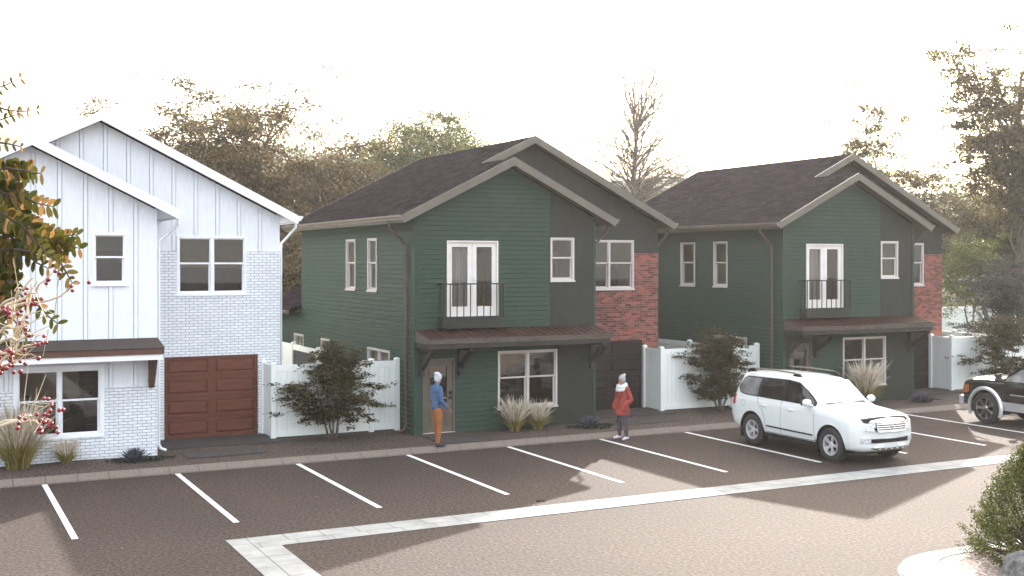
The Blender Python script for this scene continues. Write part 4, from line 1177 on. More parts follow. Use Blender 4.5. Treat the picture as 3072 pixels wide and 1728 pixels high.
for i, tw in enumerate(TW):
    t = 2.1 + .05 * math.sin(i * 2.1)
    P_ = [bz(*q, t + .02 * math.sin(k + i)) for k, q in enumerate(tw)]
    fine = []
    for k in range(len(P_) - 1):
        for s_ in np.linspace(0, 1, 5)[:-1]:
            fine.append(P_[k] * (1 - s_) + P_[k + 1] * s_ + rs.normal(size=3) * .0025)
    fine.append(P_[-1])
    rad = list(np.linspace(.0045, .0007, len(fine)))
    if i not in (10,): wood.tube([(-.62, 2.3, P_[0][2] - .35), tuple(P_[0])], [.012, .0065], 5, cap=False)
    wood.tube(fine, rad, 6, cap=False)
    for k in range(4, len(fine)):
        for r_ in range(rs.randint(0, 3) if rs.uniform() < .75 else 0):
            c = fine[k] + rs.normal(size=3) * .009 - np.array([0, 0, .006])
            rb = rs.uniform(.0034, .0048)
            bal.ball(c, rb, 8, 6)
            if rs.uniform() < .6: bal.ball(c + rs.normal(size=3) * .007, rb * .95, 8, 6)
        if rs.uniform() < .25:
            wood.tube([fine[k], fine[k] + rs.normal(size=3) * .02, fine[k] + rs.normal(size=3) * .03 + np.array([0.01, 0, .03])], [.0012, .0009, .0005], 4, cap=False)
wood.build('twigs', M['pale_twig'], br, smooth=True, off=br.location, fix=False)
bo = bal.build('berries', M['berry'], br, smooth=True, off=br.location, fix=False); bo['kind'] = 'stuff'
# ------------------------------------------------------------------
# ------------------------------------------------------------------ vehicles
class Car:
    """x forward, y left, z up. stations: x, zb, wb, ws, wbelt, zbelt, wroof, zroof"""
    def __init__(s, st, nose, nose_k, tail, tail_k):
        s.st = np.array(sorted(st), float); s.nose, s.nk, s.tail, s.tk = nose, nose_k, tail, tail_k
    def par(s, x):
        return [np.interp(x, s.st[:, 0], s.st[:, k]) for k in range(1, 8)]
    def ctrl(s, x):
        zb, wb, ws, wbe, zbe, wr, zr = s.par(x)
        L = lambda a, b, t: a + (b - a) * t
        return np.array([(0, zb), (wb * .8, zb), (wb, zb + .07), (L(wb, ws, .8), zb + .24), (ws, L(zb, zbe, .62)), (L(ws, wbe, .35), zbe - .10), (wbe, zbe), (L(wbe, wr, .5) + .012, L(zbe, zr, .5)),
                         (wr + .01, zr - .09), (wr - .07, zr - .025), (wr * .55, zr + .002), (0, zr + .02)])
    def bend(s, x, y):
        q = (np.abs(y) / .95) ** 2.6
        f = np.clip((x - (s.nose - .85)) / .85, 0, 1) ** 1.5; g = np.clip(((s.tail + .6) - x) / .6, 0, 1) ** 1.5
        return x - s.nk * q * f + s.tk * q * g
    def side(s, x, z):
        c = s.ctrl(x)[2:9]
        return np.interp(z, c[:, 1], c[:, 0])
    def body(s, arches, ar, nx=150, name='body', mat=None, parent=None):
        X = np.linspace(s.tail, s.nose, nx)
        rows = []
        for x in X:
            c = s.ctrl(x)
            # resample along the section, lightly rounded
            t = np.arange(len(c)); tt = np.linspace(0, len(c) - 1, 60)
            y = np.interp(tt, t, c[:, 0]); z = np.interp(tt, t, c[:, 1])
            for _ in range(2):
                y[1:-1] = (y[:-2] + 2 * y[1:-1] + y[2:]) / 4; z[1:-1] = (z[:-2] + 2 * z[1:-1] + z[2:]) / 4
            rows.append(np.stack([np.full(60, x), y, z], 1))
        G_ = np.array(rows)
        # smooth along x a little
        for _ in range(1):
            G_[1:-1, :, 1:] = (G_[:-2, :, 1:] + 2 * G_[1:-1, :, 1:] + G_[2:, :, 1:]) / 4
        G_[:, :, 0] = s.bend(G_[:, :, 0], G_[:, :, 1])
        V = []; F = []
        for sg in (1, -1):
            b = len(V)
            for i in range(nx):
                for j in range(60): V.append([G_[i, j, 0], G_[i, j, 1] * sg, G_[i, j, 2]])
            for i in range(nx - 1):
                for j in range(59):
                    a = b + i * 60 + j
                    F.append((a, a + 1, a + 61, a + 60) if sg > 0 else (a, a + 60, a + 61, a + 1))
            for i, rev in ((0, 1), (nx - 1, 0)):
                ring = [b + i * 60 + j for j in range(60)]
                cb = len(V)
                V.append([G_[i, 59, 0] + (.0), 0, (G_[i, 0, 2] + G_[i, 59, 2]) / 2])
                for j in range(59): F.append((ring[j], ring[j + 1], cb))
        V = np.array(V)
        inside = np.zeros(len(V), bool)
        for ax, az in arches:
            inside |= (np.hypot(V[:, 0] - ax, V[:, 2] - az) < ar) & (np.abs(V[:, 1]) > .55)
        keep = [f for f in F if not all(inside[k] for k in f)]
        used = {k for f in keep for k in f}
        for k in used:
            if inside[k]:
                for ax, az in arches:
                    d = np.array([V[k, 0] - ax, V[k, 2] - az]); n_ = np.hypot(*d)
                    if n_ < ar and n_ > 1e-6:
                        if d[1] > -.02: d *= ar / n_; V[k, 0] = ax + d[0]; V[k, 2] = az + d[1]
                        else: V[k, 0] = ax + math.copysign(math.sqrt(ar * ar - d[1] ** 2), d[0])
        m = MB(); m.add(V, keep)
        o = m.build(name, mat, parent, smooth=True)
        return o
    def sidepatch(s, x0, x1, zl, zh, off=.006, sg=1, nx=24, nz=8, shear=None):
        """strip on the body side; zl, zh functions of x"""
        V = []; F = []
        for i in range(nx + 1):
            x = x0 + (x1 - x0) * i / nx; a, b = zl(x), zh(x)
            if b < a + .002: b = a + .002
            for j in range(nz + 1):
                z = a + (b - a) * j / nz
                y = s.side(x, z); V.append((float(s.bend(x, y)), (y + off) * sg, z))
        for i in range(nx):
            for j in range(nz):
                a = i * (nz + 1) + j; F.append((a, a + 1, a + nz + 2, a + nz + 1))
        return V, F
    def frontpatch(s, y0, y1, zl, zh, off=.01, ny=16, nz=4, x=None, rake=0, z0=1.0):
        V = []; F = []
        for i in range(ny + 1):
            y = y0 + (y1 - y0) * i / ny; a, b = zl(y), zh(y)
            for j in range(nz + 1):
                z = a + (b - a) * j / nz
                V.append((float(s.bend(s.nose if x is None else x, y)) + off - rake * (z - z0), y, z))
        for i in range(ny):
            for j in range(nz):
                a = i * (nz + 1) + j; F.append((a, a + 1, a + nz + 2, a + nz + 1))
        return V, F
    def path(s, pts, off=.002, sg=1):
        r = []
        for x, z in pts:
            y = s.side(x, z); r.append((float(s.bend(x, y)), (y + off) * sg, z))
        return r

def thick(V, F, d):
    """turn an open patch into a thin shell by a copy pushed along vector d"""
    n = len(V); V2 = [tuple(np.array(v) + np.array(d)) for v in V]
    from collections import Counter
    E_ = Counter(); 
    for f in F:
        for i in range(len(f)): E_[tuple(sorted((f[i], f[(i + 1) % len(f)])))] += 1
    F2 = list(F) + [tuple(k + n for k in f[::-1]) for f in F]
    for f in F:
        for i in range(len(f)):
            a, b = f[i], f[(i + 1) % len(f)]
            if E_[tuple(sorted((a, b)))] == 1: F2.append((b, a, a + n, b + n))
    return list(V) + V2, F2

def wheel(root, x, y, sg, r, rr, w, style, steer=0):
    """sg = +1 outward to +y"""
    hub = (x, y, r)
    m = MB(); h = w / 2
    prof = [(rr, -h * .8), (rr + .02, -h * .95), (r - .05, -h), (r - .02, -h * .9), (r, -h * .7), (r, h * .7), (r - .02, h * .9), (r - .05, h), (rr + .02, h * .95), (rr, h * .8)]
    m.lathe((0, 0, 0), prof, 'y', 48)
    for k in range(48):
        a = 2 * math.pi * k / 48
        for q in (-.55, 0, .55):
            c = np.array([math.cos(a + q * .05) * (r + .0), h * q, math.sin(a + q * .05) * (r + .0)]); t_ = np.array([-math.sin(a), 0, math.cos(a)]); n_ = np.array([math.cos(a), 0, math.sin(a)])
            e = np.array([0, 1, 0]); A = .017; B_ = h * .22
            p = [c + t_ * s1 * A + e * s2 * B_ - n_ * .01 for s1, s2 in ((-1, -1), (1, -1), (1, 1), (-1, 1))]
            m.prism([tuple(v) for v in p], [tuple(v + n_ * .018) for v in p])
    wo = m.build('wheel', M['rubber'], root, smooth=True)
    wo.location = hub; wo.rotation_euler = (0, 0, steer)
    m = MB()
    m.lathe((0, 0, 0), [(rr + .004, sg * h * .82), (rr + .006, sg * h * .93), (rr - .018, sg * h * .93), (rr - .03, sg * h * .6), (rr - .035, -sg * h * .6)], 'y', 48)
    nspk, double = style
    for k in range(nspk):
        for q in ((-.12, .12) if double else (0,)):
            a = 2 * math.pi * k / nspk + q; a2 = 2 * math.pi * k / nspk + q * (1.5)
            t_ = np.array([-math.sin(a), 0, math.cos(a)])
            p0 = np.array([math.cos(a2) * .05, 0, math.sin(a2) * .05]); p1 = np.array([math.cos(a) * (rr - .015), 0, math.sin(a) * (rr - .015)])
            w0, w1 = ((.013, .018) if double else (.034, .05))
            y0, y1 = sg * h * .70, sg * h * .88
            A = [p0 - t_ * w0, p0 + t_ * w0, p1 + t_ * w1, p1 - t_ * w1]
            m.prism([tuple(v + np.array([0, sg * h * .45, 0])) for v in A], [tuple(A[0] + np.array([0, y0, 0])), tuple(A[1] + np.array([0, y0, 0])), tuple(A[2] + np.array([0, y1, 0])), tuple(A[3] + np.array([0, y1, 0]))])
    m.lathe((0, 0, 0), [(.001, sg * h * .78), (.05, sg * h * .77), (.072, sg * h * .70), (.075, sg * h * .4)], 'y', 24)
    for k in range(5): a = 2 * math.pi * (k + .5) / 5; m.lathe((math.cos(a) * .055, 0, math.sin(a) * .055), [(.001, sg * h * .80), (.010, sg * h * .79), (.011, sg * h * .6)], 'y', 8)
    m.build('rim', M['chrome'] if nspk == 7 else M['silver'], wo)
    m = MB(); m.lathe((0, 0, 0), [(.001, sg * h * .1), (rr - .06, sg * h * .1), (rr - .036, sg * h * .05)], 'y', 32)
    m.build('brake_disc', M['black'], wo)
    return wo

def build_suv():
    root = top('suv', 'white four wheel drive car parked nose out in a bay', 'car', loc=(20.37, 22.62, 0), rz=R(-90))
    # root x axis = forward (world -y)
    st = [(2.44, .44, .70, .80, .74, .95, .52, 1.00), (2.38, .36, .84, .90, .84, 1.00, .60, 1.07), (2.22, .31, .90, .96, .90, 1.07, .68, 1.145), (1.9, .29, .92, .98, .92, 1.12, .72, 1.20), (1.4, .30, .93, .985, .93, 1.16, .74, 1.24),
          (1.02, .32, .93, .985, .94, 1.19, .74, 1.275), (.90, .32, .93, .985, .94, 1.20, .745, 1.34), (.30, .32, .93, .985, .93, 1.22, .70, 1.80), (.12, .32, .93, .985, .93, 1.225, .69, 1.865), (-.4, .32, .93, .985, .93, 1.235, .69, 1.91), (-1.4, .32, .93, .985, .93, 1.25, .68, 1.91),
          (-1.95, .34, .92, .98, .92, 1.26, .67, 1.88), (-2.20, .38, .90, .965, .90, 1.26, .65, 1.84), (-2.38, .42, .88, .94, .86, 1.22, .60, 1.66), (-2.50, .50, .84, .90, .80, 1.12, .56, 1.22)]
    c = Car(st, 2.44, .26, -2.50, .10)
    AR = .475; fx, rx = 1.42, -1.50; wz = .42
    c.body([(fx, wz), (rx, wz)], AR, mat=M['car_white'], parent=root)
    # under body, arch liners
    m = MB(); m.box(-2.3, 2.15, -.62, .62, .26, .8); m.box(-1.0, .92, -.86, .86, .28, .5)
    for ax in (fx, rx):
        for sg in (1, -1):
            n = 24; V = []; F = []
            for k in range(n + 1):
                a = -.35 + (math.pi + .7) * k / n
                V += [(ax + math.cos(a) * AR * .995, sg * .50, wz + math.sin(a) * AR * .995), (ax + math.cos(a) * AR * .995, sg * .965, wz + math.sin(a) * AR * .995)]
            for k in range(n): F.append((2 * k, 2 * k + 1, 2 * k + 3, 2 * k + 2))
            m.add(V, F)
            m.face([(ax + math.cos(a) * AR * .99, sg * .51, wz + math.sin(a) * AR * .99) for a in np.linspace(-.3, math.pi + .3, 20)])
    m.build('underbody', M['black'], root)
    # seams, mouldings, side details
    zbelt = lambda x: 1.262 - .02 * (x + .5) * .5
    def ztop(x):
        return float(np.interp(x, [-2.2, -2.1, -1.95, -.3, .1, .42, .62, .84], [1.50, 1.70, 1.765, 1.80, 1.765, 1.60, 1.46, 1.29]))
    def zlow(x): return float(np.interp(x, [-2.2, -2.08, -1.8, .86], [1.44, 1.32, 1.285, 1.262]))
    for sg, nm in ((1, 'l'), (-1, 'r')):
        V, F = c.sidepatch(-2.20, .84, zlow, ztop, .004, sg, 60, 8)
        m = MB(); m.add(V, F); m.build('window_surround', M['black'], root, smooth=True, fix=False)
        for k, (a, b, gl) in enumerate(((.76, -.30, 'car_glass'), (-.42, -1.24, 'car_glass'), (-1.34, -2.12, 'quarter_glass'))):
            V, F = c.sidepatch(b, a, lambda x: zlow(x) + .025, lambda x: max(zlow(x) + .03, ztop(x) - .03), .008, sg, 30, 8)
            m = MB(); m.add(V, F); m.build('window', M['glassdark'] if k < 2 else M['glassq'], root, smooth=True, fix=False)
        m = MB()
        for pts in ([(.84, 1.24), (.87, .8), (.88, .42)], [(-.36, 1.27), (-.36, .8), (-.36, .44)], [(-1.30, 1.27), (-1.24, 1.1), (-1.05, .93), (-.98, .75), (-.93, .5)], [(-.96, .43), (-.3, .42), (.5, .42), (.9, .43)], [(-2.0, 1.26), (-1.3, 1.262), (-.4, 1.255), (.84, 1.25)][:0] or [(.9, .43), (.91, .42)]):
            ff = []
            for p, q in zip(pts[:-1], pts[1:]):
                for t in np.linspace(0, 1, 6)[:-1]: ff.append((p[0] + (q[0] - p[0]) * t, p[1] + (q[1] - p[1]) * t))
            ff.append(pts[-1]); m.tube(c.path(ff, -.002, sg), .0055, 5)
        if sg < 0:
            q = [(-1.92, 1.0), (-1.78, 1.0), (-1.78, 1.14), (-1.92, 1.14), (-1.92, 1.0)]; m.tube(c.path(q, -.001, sg), .004, 5)
        m.build('door_seams', M['black'], root)
        m = MB(); V, F = c.sidepatch(-.90, .82, lambda x: .555 - .01 * x, lambda x: .59 - .01 * x, .012, sg, 20, 2); V, F = thick(V, F, (0, -.012 * sg, 0)); m.add(V, F)
        m.build('door_moulding', M['black'], root)
        m = MB(); V, F = c.sidepatch(-1.0, .93, lambda x: .31, lambda x: .40, .012, sg, 20, 2); V, F = thick(V, F, (0, -.02 * sg, 0)); m.add(V, F); m.build('sill_step', M['black'], root)
        for hx in (.02, -1.0):
            y = c.side(hx, 1.08) * 1.0; m = MB()
            m.tube([(hx - .11, (y - .002) * sg, 1.09), (hx - .09, (y + .035) * sg, 1.092), (hx + .07, (y + .035) * sg, 1.088), (hx + .10, (y - .002) * sg, 1.085)], [.014, .017, .017, .014], 8)
            m.ball((hx - .01, (y - .006) * sg, 1.08), (.085, .012, .04), 12, 8)
            m.build('door_handle', M['car_white'], root, smooth=True)
        # mirror
        m = MB(); m.ball((.70, 1.045 * sg, 1.34), (.10, .125, .095), 16, 12); m.tube([(.74, .90 * sg, 1.27), (.72, 1.0 * sg, 1.29)], [.03, .025], 8)
        mo = m.build('side_mirror', M['car_white'], root, smooth=True)
        m = MB(); m.box(.595, .615, (.95) * sg, (1.15) * sg, 1.275, 1.40); m.build('mirror_glass', M['black'], mo)
        # roof rail
        m = MB(); pts = [(-1.95, .62 * sg, 1.90), (-1.88, .62 * sg, 1.965), (-1.0, .625 * sg, 1.985), (-.2, .63 * sg, 1.97), (-.05, .63 * sg, 1.91)]
        m.tube(pts, .02, 8)
        ro = m.build('roof_rail', M['taupe'], root, smooth=True)
        m = MB()
        for xx in (-1.9, -.12): m.prism([(xx - .17, .585 * sg, 1.885), (xx + .17, .585 * sg, 1.885), (xx + .07, .585 * sg, 1.965), (xx - .07, .585 * sg, 1.965)], [(xx - .17, .655 * sg, 1.885), (xx + .17, .655 * sg, 1.885), (xx + .07, .655 * sg, 1.965), (xx - .07, .655 * sg, 1.965)])
        m.build('rail_foot', M['black'], ro, bevel=.01)
        # mud flaps
        m = MB(); m.box(.91, .93, .70 * sg, .955 * sg, .16, .50); m.box(-2.0, -1.98, .70 * sg, .94 * sg, .17, .50); m.build('mud_flap', M['black'], root)
        # tail lamp
        V, F = c.sidepatch(-2.44, -2.24, lambda x: 1.0, lambda x: 1.26, .006, sg, 6, 4); m = MB(); m.add(V, F); m.build('tail_lamp', M['red_lamp'], root, smooth=True, fix=False)
        # headlamp, wraps round the corner
        V = []; F = []
        ny, nz = 18, 6
        for i in range(ny + 1):
            t = i / ny; y = .50 + .40 * t
            lo = 0.83 + .02 * t; hi = 1.0 + .045 * t - .0 * t
            if t > .8: lo = .846 + (t - .8) * .5
            back = .02 + .55 * max(0, t - .45) ** 1.5
            for j in range(nz + 1):
                z = lo + (hi - lo) * j / nz
                V.append((float(c.bend(2.44, y)) + .012 - back * .75 - (z - .9) * .35 * (.4 + t), y * sg + (.025 * sg * t), z))
        for i in range(ny):
            for j in range(nz):
                a = i * (nz + 1) + j; F.append((a, a + 1, a + nz + 2, a + nz + 1))
        m = MB(); V, F = thick(V, F, (-.05, 0, 0)); m.add(V, F); ho = m.build('headlight', M['lamp'], root, smooth=True)
        m = MB(); m.tube([(V[k * (nz + 1) + nz][0] + .004, V[k * (nz + 1) + nz][1], V[k * (nz + 1) + nz][2]) for k in range(ny + 1)], .006, 5); m.build('trim', M['black'], ho)
        # fog lamp
        V, F = c.frontpatch(.58 * sg, .80 * sg, lambda y: .545, lambda y: .665, .012, 6, 3); V, F = thick(V, F, (-.04, 0, 0)); m = MB(); m.add(V, F); m.build('fog_light', M['lamp'], root)
    # windscreen and rear window on the sloping sections
    def slope(x0, x1, f, off, nm, mat, n=16, yw=.93):
        V = []; F = []
        for i in range(n + 1):
            x = x0 + (x1 - x0) * i / n
            cc = c.ctrl(x); wr, zr = cc[8][0] - .01, cc[11][1] - .02
            for j in range(n + 1):
                t = -1 + 2 * j / n; y = (wr - .03) * t * yw
                z = np.interp(abs(y), [0, wr * .55, wr - .07], [zr + .02, zr + .002, zr - .025]); V.append((x + off * .5, y, z + off))
        for i in range(n):
            for j in range(n): a = i * (n + 1) + j; F.append((a, a + 1, a + n + 2, a + n + 1))
        m = MB(); m.add(V, F); return m.build(nm, mat, root, smooth=True, fix=False)
    slope(.90, .29, 1, .014, 'windscreen', M['screen'], yw=1.0)
    slope(-2.26, -2.44, 1, .010, 'rear_window', M['glassdark'])
    m = MB(); m.tube([(.96, -.55, 1.315), (.93, -.1, 1.335), (.90, .12, 1.355)], .009, 6); m.tube([(.97, .05, 1.32), (.94, .45, 1.33), (.91, .62, 1.345)], .009, 6); m.tube([(.93, -.62, 1.315), (.95, .0, 1.322), (.93, .64, 1.315)], .012, 6)
    m.build('wiper', M['black'], root)
    # bonnet deflector
    V = []; F = []
    for i in range(25):
        y = -.70 + 1.40 * i / 24; x = float(c.bend(2.36, y)) - .02; zz = 1.075 - .05 * (abs(y) / .7) ** 3
        V += [(x + .02, y, zz - .015), (x - .03, y, zz + .055), (x - .10, y, zz + .065)]
    for i in range(24):
        for j in range(2): a = 3 * i + j; F.append((a, a + 1, a + 4, a + 3))
    m = MB(); V, F = thick(V, F, (0, 0, -.012)); m.add(V, F); m.build('bonnet_deflector', M['black'], root, smooth=True)
    # bonnet seams
    m = MB()
    for sg in (1, -1):
        m.tube([(x, sg * (.70 + .02 * (2 - x)), float(np.interp(x, [.95, 1.4, 1.9, 2.3], [1.268, 1.218, 1.178, 1.10]))) for x in np.linspace(1.0, 2.28, 14)], .004, 5)
    m.build('bonnet_seam', M['fence_dark'], root)
    # grille
    m = MB(); V, F = c.frontpatch(-.46, .46, lambda y: .80 + .05 * max(0, (abs(y) - .34) / .12) ** 2, lambda y: 1.03, .008, 20, 4, rake=.12, z0=.9); V, F = thick(V, F, (-.05, 0, 0)); m.add(V, F)
    g = m.build('grille', M['black'], root)
    m = MB()
    for k, z in enumerate((.835, .885, .935, .985)):
        hw_ = .41 + .012 * k; V, F = c.frontpatch(-hw_, hw_, lambda y: z - .012, lambda y: z + .014, .03, 20, 1, rake=.12, z0=.9); V, F = thick(V, F, (-.03, 0, 0)); m.add(V, F)
    V, F = c.frontpatch(-.47, .47, lambda y: 1.015, lambda y: 1.05, .035, 20, 1, rake=.12, z0=.9); V, F = thick(V, F, (-.03, 0, 0)); m.add(V, F)
    for s_ in (1, -1):
        m.tube([(float(c.bend(2.44, .4)) + .035, s_ * .39, .80), (float(c.bend(2.44, .45)) + .03, s_ * .445, .86), (float(c.bend(2.44, .46)) + .02, s_ * .465, 1.03)], .014, 6)
    m.tube([(float(c.bend(2.44, y)) + .035, y, .803) for y in np.linspace(-.39, .39, 9)], .012, 6)
    m.build('grille_bars', M['chrome'], g, smooth=True)
    m = MB(); m.lathe((2.44 + .04, 0, .945), [(.055, 0), (.062, .006), (.068, 0)], 'x', 24); m.tube([(2.486, -.03, .955), (2.488, 0, .965), (2.486, .03, .955)], .006, 5); m.tube([(2.487, 0, .965), (2.487, 0, .90)], .006, 5); m.build('emblem', M['chrome'], g)
    # lower intake and skid plate
    m = MB(); V, F = c.frontpatch(-.56, .56, lambda y: .55, lambda y: .64, .010, 16, 2); V, F = thick(V, F, (-.05, 0, 0)); m.add(V, F); m.build('lower_intake', M['black'], root)
    m = MB(); V, F = c.frontpatch(-.56, .56, lambda y: .36 + .05 * (abs(y) / .56) ** 4, lambda y: .44, .03, 16, 3, x=2.40, rake=-.3, z0=.44); V, F = thick(V, F, (-.06, 0, 0)); m.add(V, F); m.build('skid_plate', M['taupe'], root, smooth=True)
    m = MB()
    for y in (-.36, -.18, 0, .18, .36): m.box(2.44 - .02 * abs(y), 2.452 - .03 * abs(y), y - .03, y + .03, .395, .415)
    m.build('skid_slots', M['silver'], root)
    for ax, w_ in ((fx, 0), (rx, 0)):
        for sg in (1, -1):
            wheel(root, ax, .835 * sg, sg, .405, .245, .27, (5, True))
    return root

M['glassdark'] = mat_plain('dark_tinted_glass', (.012, .010, .010), .06, spec=.8, var=.3)
M['glassq'] = mat_noise('grey_tinted_glass', (.10, .10, .10), (.26, .26, .25), scale=2.5, rough=.08)
M['screen'] = mat_plain('sky_mirroring_windscreen', (.80, .83, .88), .10, metal=.9, spec=.8, var=.03)
suv = build_suv()
tag(suv, 'white off road car with roof rails, parked nose out before the farthest house')

def build_pickup():
    root = top('pickup', 'black pickup truck with silver wheel arches, cut by the right frame edge', 'truck', loc=(29.17, 22.30, 0), rz=R(90))
    st = [(2.92, .52, .82, .90, .84, 1.08, .66, 1.14), (2.84, .46, .92, .97, .90, 1.15, .74, 1.24), (2.5, .42, .94, 1.0, .95, 1.20, .80, 1.33), (1.9, .42, .94, 1.01, .96, 1.22, .82, 1.37), (1.55, .42, .94, 1.01, .96, 1.23, .83, 1.39),
          (1.38, .42, .94, 1.01, .96, 1.23, .80, 1.42), (.62, .42, .94, 1.01, .95, 1.25, .70, 1.90), (.3, .42, .94, 1.01, .95, 1.26, .69, 1.95), (-.9, .42, .94, 1.01, .95, 1.26, .69, 1.94), (-1.0, .42, .94, 1.01, .95, 1.26, .72, 1.90), (-1.08, .42, .94, 1.01, .95, 1.26, .90, 1.28), (-2.8, .44, .94, 1.01, .95, 1.25, .90, 1.28), (-2.95, .5, .9, .98, .92, 1.22, .88, 1.26)]
    c = Car(st, 2.92, .14, -2.95, .03)
    fx, rx, wz, AR = 1.90, -1.72, .455, .54
    c.body([(fx, wz), (rx, wz)], AR, mat=M['car_black'], parent=root)
    m = MB(); m.box(-2.8, 2.6, -.6, .6, .36, .9); m.box(-1.1, 1.3, -.88, .88, .38, .55)
    for ax in (fx, rx):
        for sg in (1, -1):
            n = 24; V = []; F = []
            for k in range(n + 1):
                a = -.3 + (math.pi + .6) * k / n; V += [(ax + math.cos(a) * AR * .99, sg * .5, wz + math.sin(a) * AR * .99), (ax + math.cos(a) * AR * .99, sg * .98, wz + math.sin(a) * AR * .99)]
            for k in range(n): F.append((2 * k, 2 * k + 1, 2 * k + 3, 2 * k + 2))
            m.add(V, F)
    m.build('underbody', M['black'], root)
    zlow = lambda x: 1.285
    ztop = lambda x: float(np.interp(x, [-.95, -.85, .3, .8, 1.33], [1.75, 1.83, 1.84, 1.68, 1.31]))
    for sg in (1, -1):
        V, F = c.sidepatch(-.95, 1.33, zlow, ztop, .004, sg, 40, 8); m = MB(); m.add(V, F); m.build('window_surround', M['black'], root, smooth=True, fix=False)
        for a, b in ((1.22, .26), (.18, -.88)):
            V, F = c.sidepatch(b, a, lambda x: 1.305, lambda x: max(1.31, ztop(x) - .03), .009, sg, 24, 8); m = MB(); m.add(V, F); m.build('window', M['glassq'], root, smooth=True, fix=False)
        # two tone lower band
        V, F = c.sidepatch(-1.15, 1.38, lambda x: .44, lambda x: .70, .006, sg, 30, 6); m = MB(); m.add(V, F); m.build('lower_band', M['silver'], root, smooth=True, fix=False)
        # wheel arch flares
        for ax in (fx, rx):
            V = []; F = []; n = 36
            for k in range(n + 1):
                a = -.42 + (math.pi + .84) * k / n
                for r_, yy in ((AR - .01, .97), (AR - .005, 1.045), (AR + .05, 1.05), (AR + .10, 1.005)):
                    V.append((ax + math.cos(a) * r_, sg * yy, wz + math.sin(a) * r_))
            for k in range(n):
                for j in range(3): a = 4 * k + j; F.append((a, a + 1, a + 5, a + 4))
            m = MB(); m.add(V, F); m.build('wheel_arch', M['silver'], root, smooth=True)
        m = MB()
        for pts in ([(1.30, 1.26), (1.32, 1.05)], [(.22, 1.27), (.22, .9), (.22, .48)], [(1.13, 1.02), (.5, 1.02), (0, 1.02)][:0] or [(-.04, .48), (-.04, .47)]):
            m.tube(c.path(pts, -.001, sg), .006, 5)
        m.build('door_seams', M['fence_dark'], root)
        for hx in (.12, -.80):
            y = c.side(hx, 1.08); m = MB(); m.tube([(hx - .1, y * sg, 1.1), (hx - .08, (y + .035) * sg, 1.1), (hx + .08, (y + .035) * sg, 1.1), (hx + .1, y * sg, 1.1)], .018, 8); m.build('door_handle', M['chrome'], root, smooth=True)
        m = MB(); m.prism([(1.26, 1.03 * sg, 1.30), (1.38, 1.04 * sg, 1.31), (1.38, 1.04 * sg, 1.52), (1.26, 1.03 * sg, 1.53)], [(1.26, 1.26 * sg, 1.30), (1.34, 1.26 * sg, 1.32), (1.34, 1.26 * sg, 1.50), (1.26, 1.26 * sg, 1.52)]); m.tube([(1.28, .92 * sg, 1.30), (1.30, 1.06 * sg, 1.36)], .03, 8)
        mo = m.build('side_mirror', M['car_black'], root, bevel=.02)
        # headlamp with amber corner
        V = []; F = []
        for i in range(9):
            t = i / 8; y = .62 + .32 * t; bx_ = float(c.bend(2.92, y)) + .012 - .16 * t ** 2
            for z in (.84, .96, 1.08 - .01 * t): V.append((bx_ - .05 * (z - .8), sg * (y + .02 * t), z))
        for i in range(8):
            for j in range(2): a = 3 * i + j; F.append((a, a + 1, a + 4, a + 3))
        V, F = thick(V, F, (-.06, 0, 0)); m = MB(); m.add(V, F); ho = m.build('headlight', M['lamp'], root)
        V, F = c.sidepatch(2.56, 2.84, lambda x: .84 + .30 * max(0, 2.70 - x), lambda x: 1.08, .012, sg, 8, 4); m = MB(); m.add(V, F); m.build('amber_lens', M['amber'], ho, smooth=True, fix=False)
        # lettering strip of small chrome marks on the door
        m = MB()
        xx = 1.0
        for wv in (.05, .05, .02, .05, .05, .05, .05, .05):
            y = c.side(xx, .93) + .004; m.box(xx - wv, xx, (y - .004) * sg, (y + .004) * sg, .915, .945); m.box(xx - wv + .01, xx - .008, (y - .004) * sg, (y + .005) * sg, .924, .936); xx -= wv + .015
        m.build('badge', M['silver'], root)
    # bumper
    V, F = c.frontpatch(-.98, .98, lambda y: .48, lambda y: .74, .10, 30, 4); V, F = thick(V, F, (-.16, 0, 0)); m = MB(); m.add(V, F)
    m.build('bumper', M['silver'], root, smooth=True)
    V, F = c.frontpatch(-.56, .56, lambda y: .78, lambda y: 1.04, .02, 16, 3); V, F = thick(V, F, (-.06, 0, 0)); m = MB(); m.add(V, F); m.build('grille', M['chrome'], root)
    def slope():
        V = []; F = []; n = 14
        for i in range(n + 1):
            x = 1.38 + (.63 - 1.38) * i / n; cc = c.ctrl(x); wr, zr = cc[8][0], cc[11][1] - .02
            for j in range(n + 1):
                y = (wr - .05) * (-1 + 2 * j / n); z = np.interp(abs(y), [0, wr * .55, wr - .07], [zr + .02, zr + .002, zr - .025]); V.append((x + .006, y, z + .012))
        for i in range(n):
            for j in range(n): a = i * (n + 1) + j; F.append((a, a + 1, a + n + 2, a + n + 1))
        m = MB(); m.add(V, F); m.build('windscreen', M['glassq'], root, smooth=True, fix=False)
    slope()
    for ax in (fx, rx):
        for sg in (1, -1): wheel(root, ax, .87 * sg, sg, .445, .315, .30, (7, False))
    return root
pk = build_pickup()
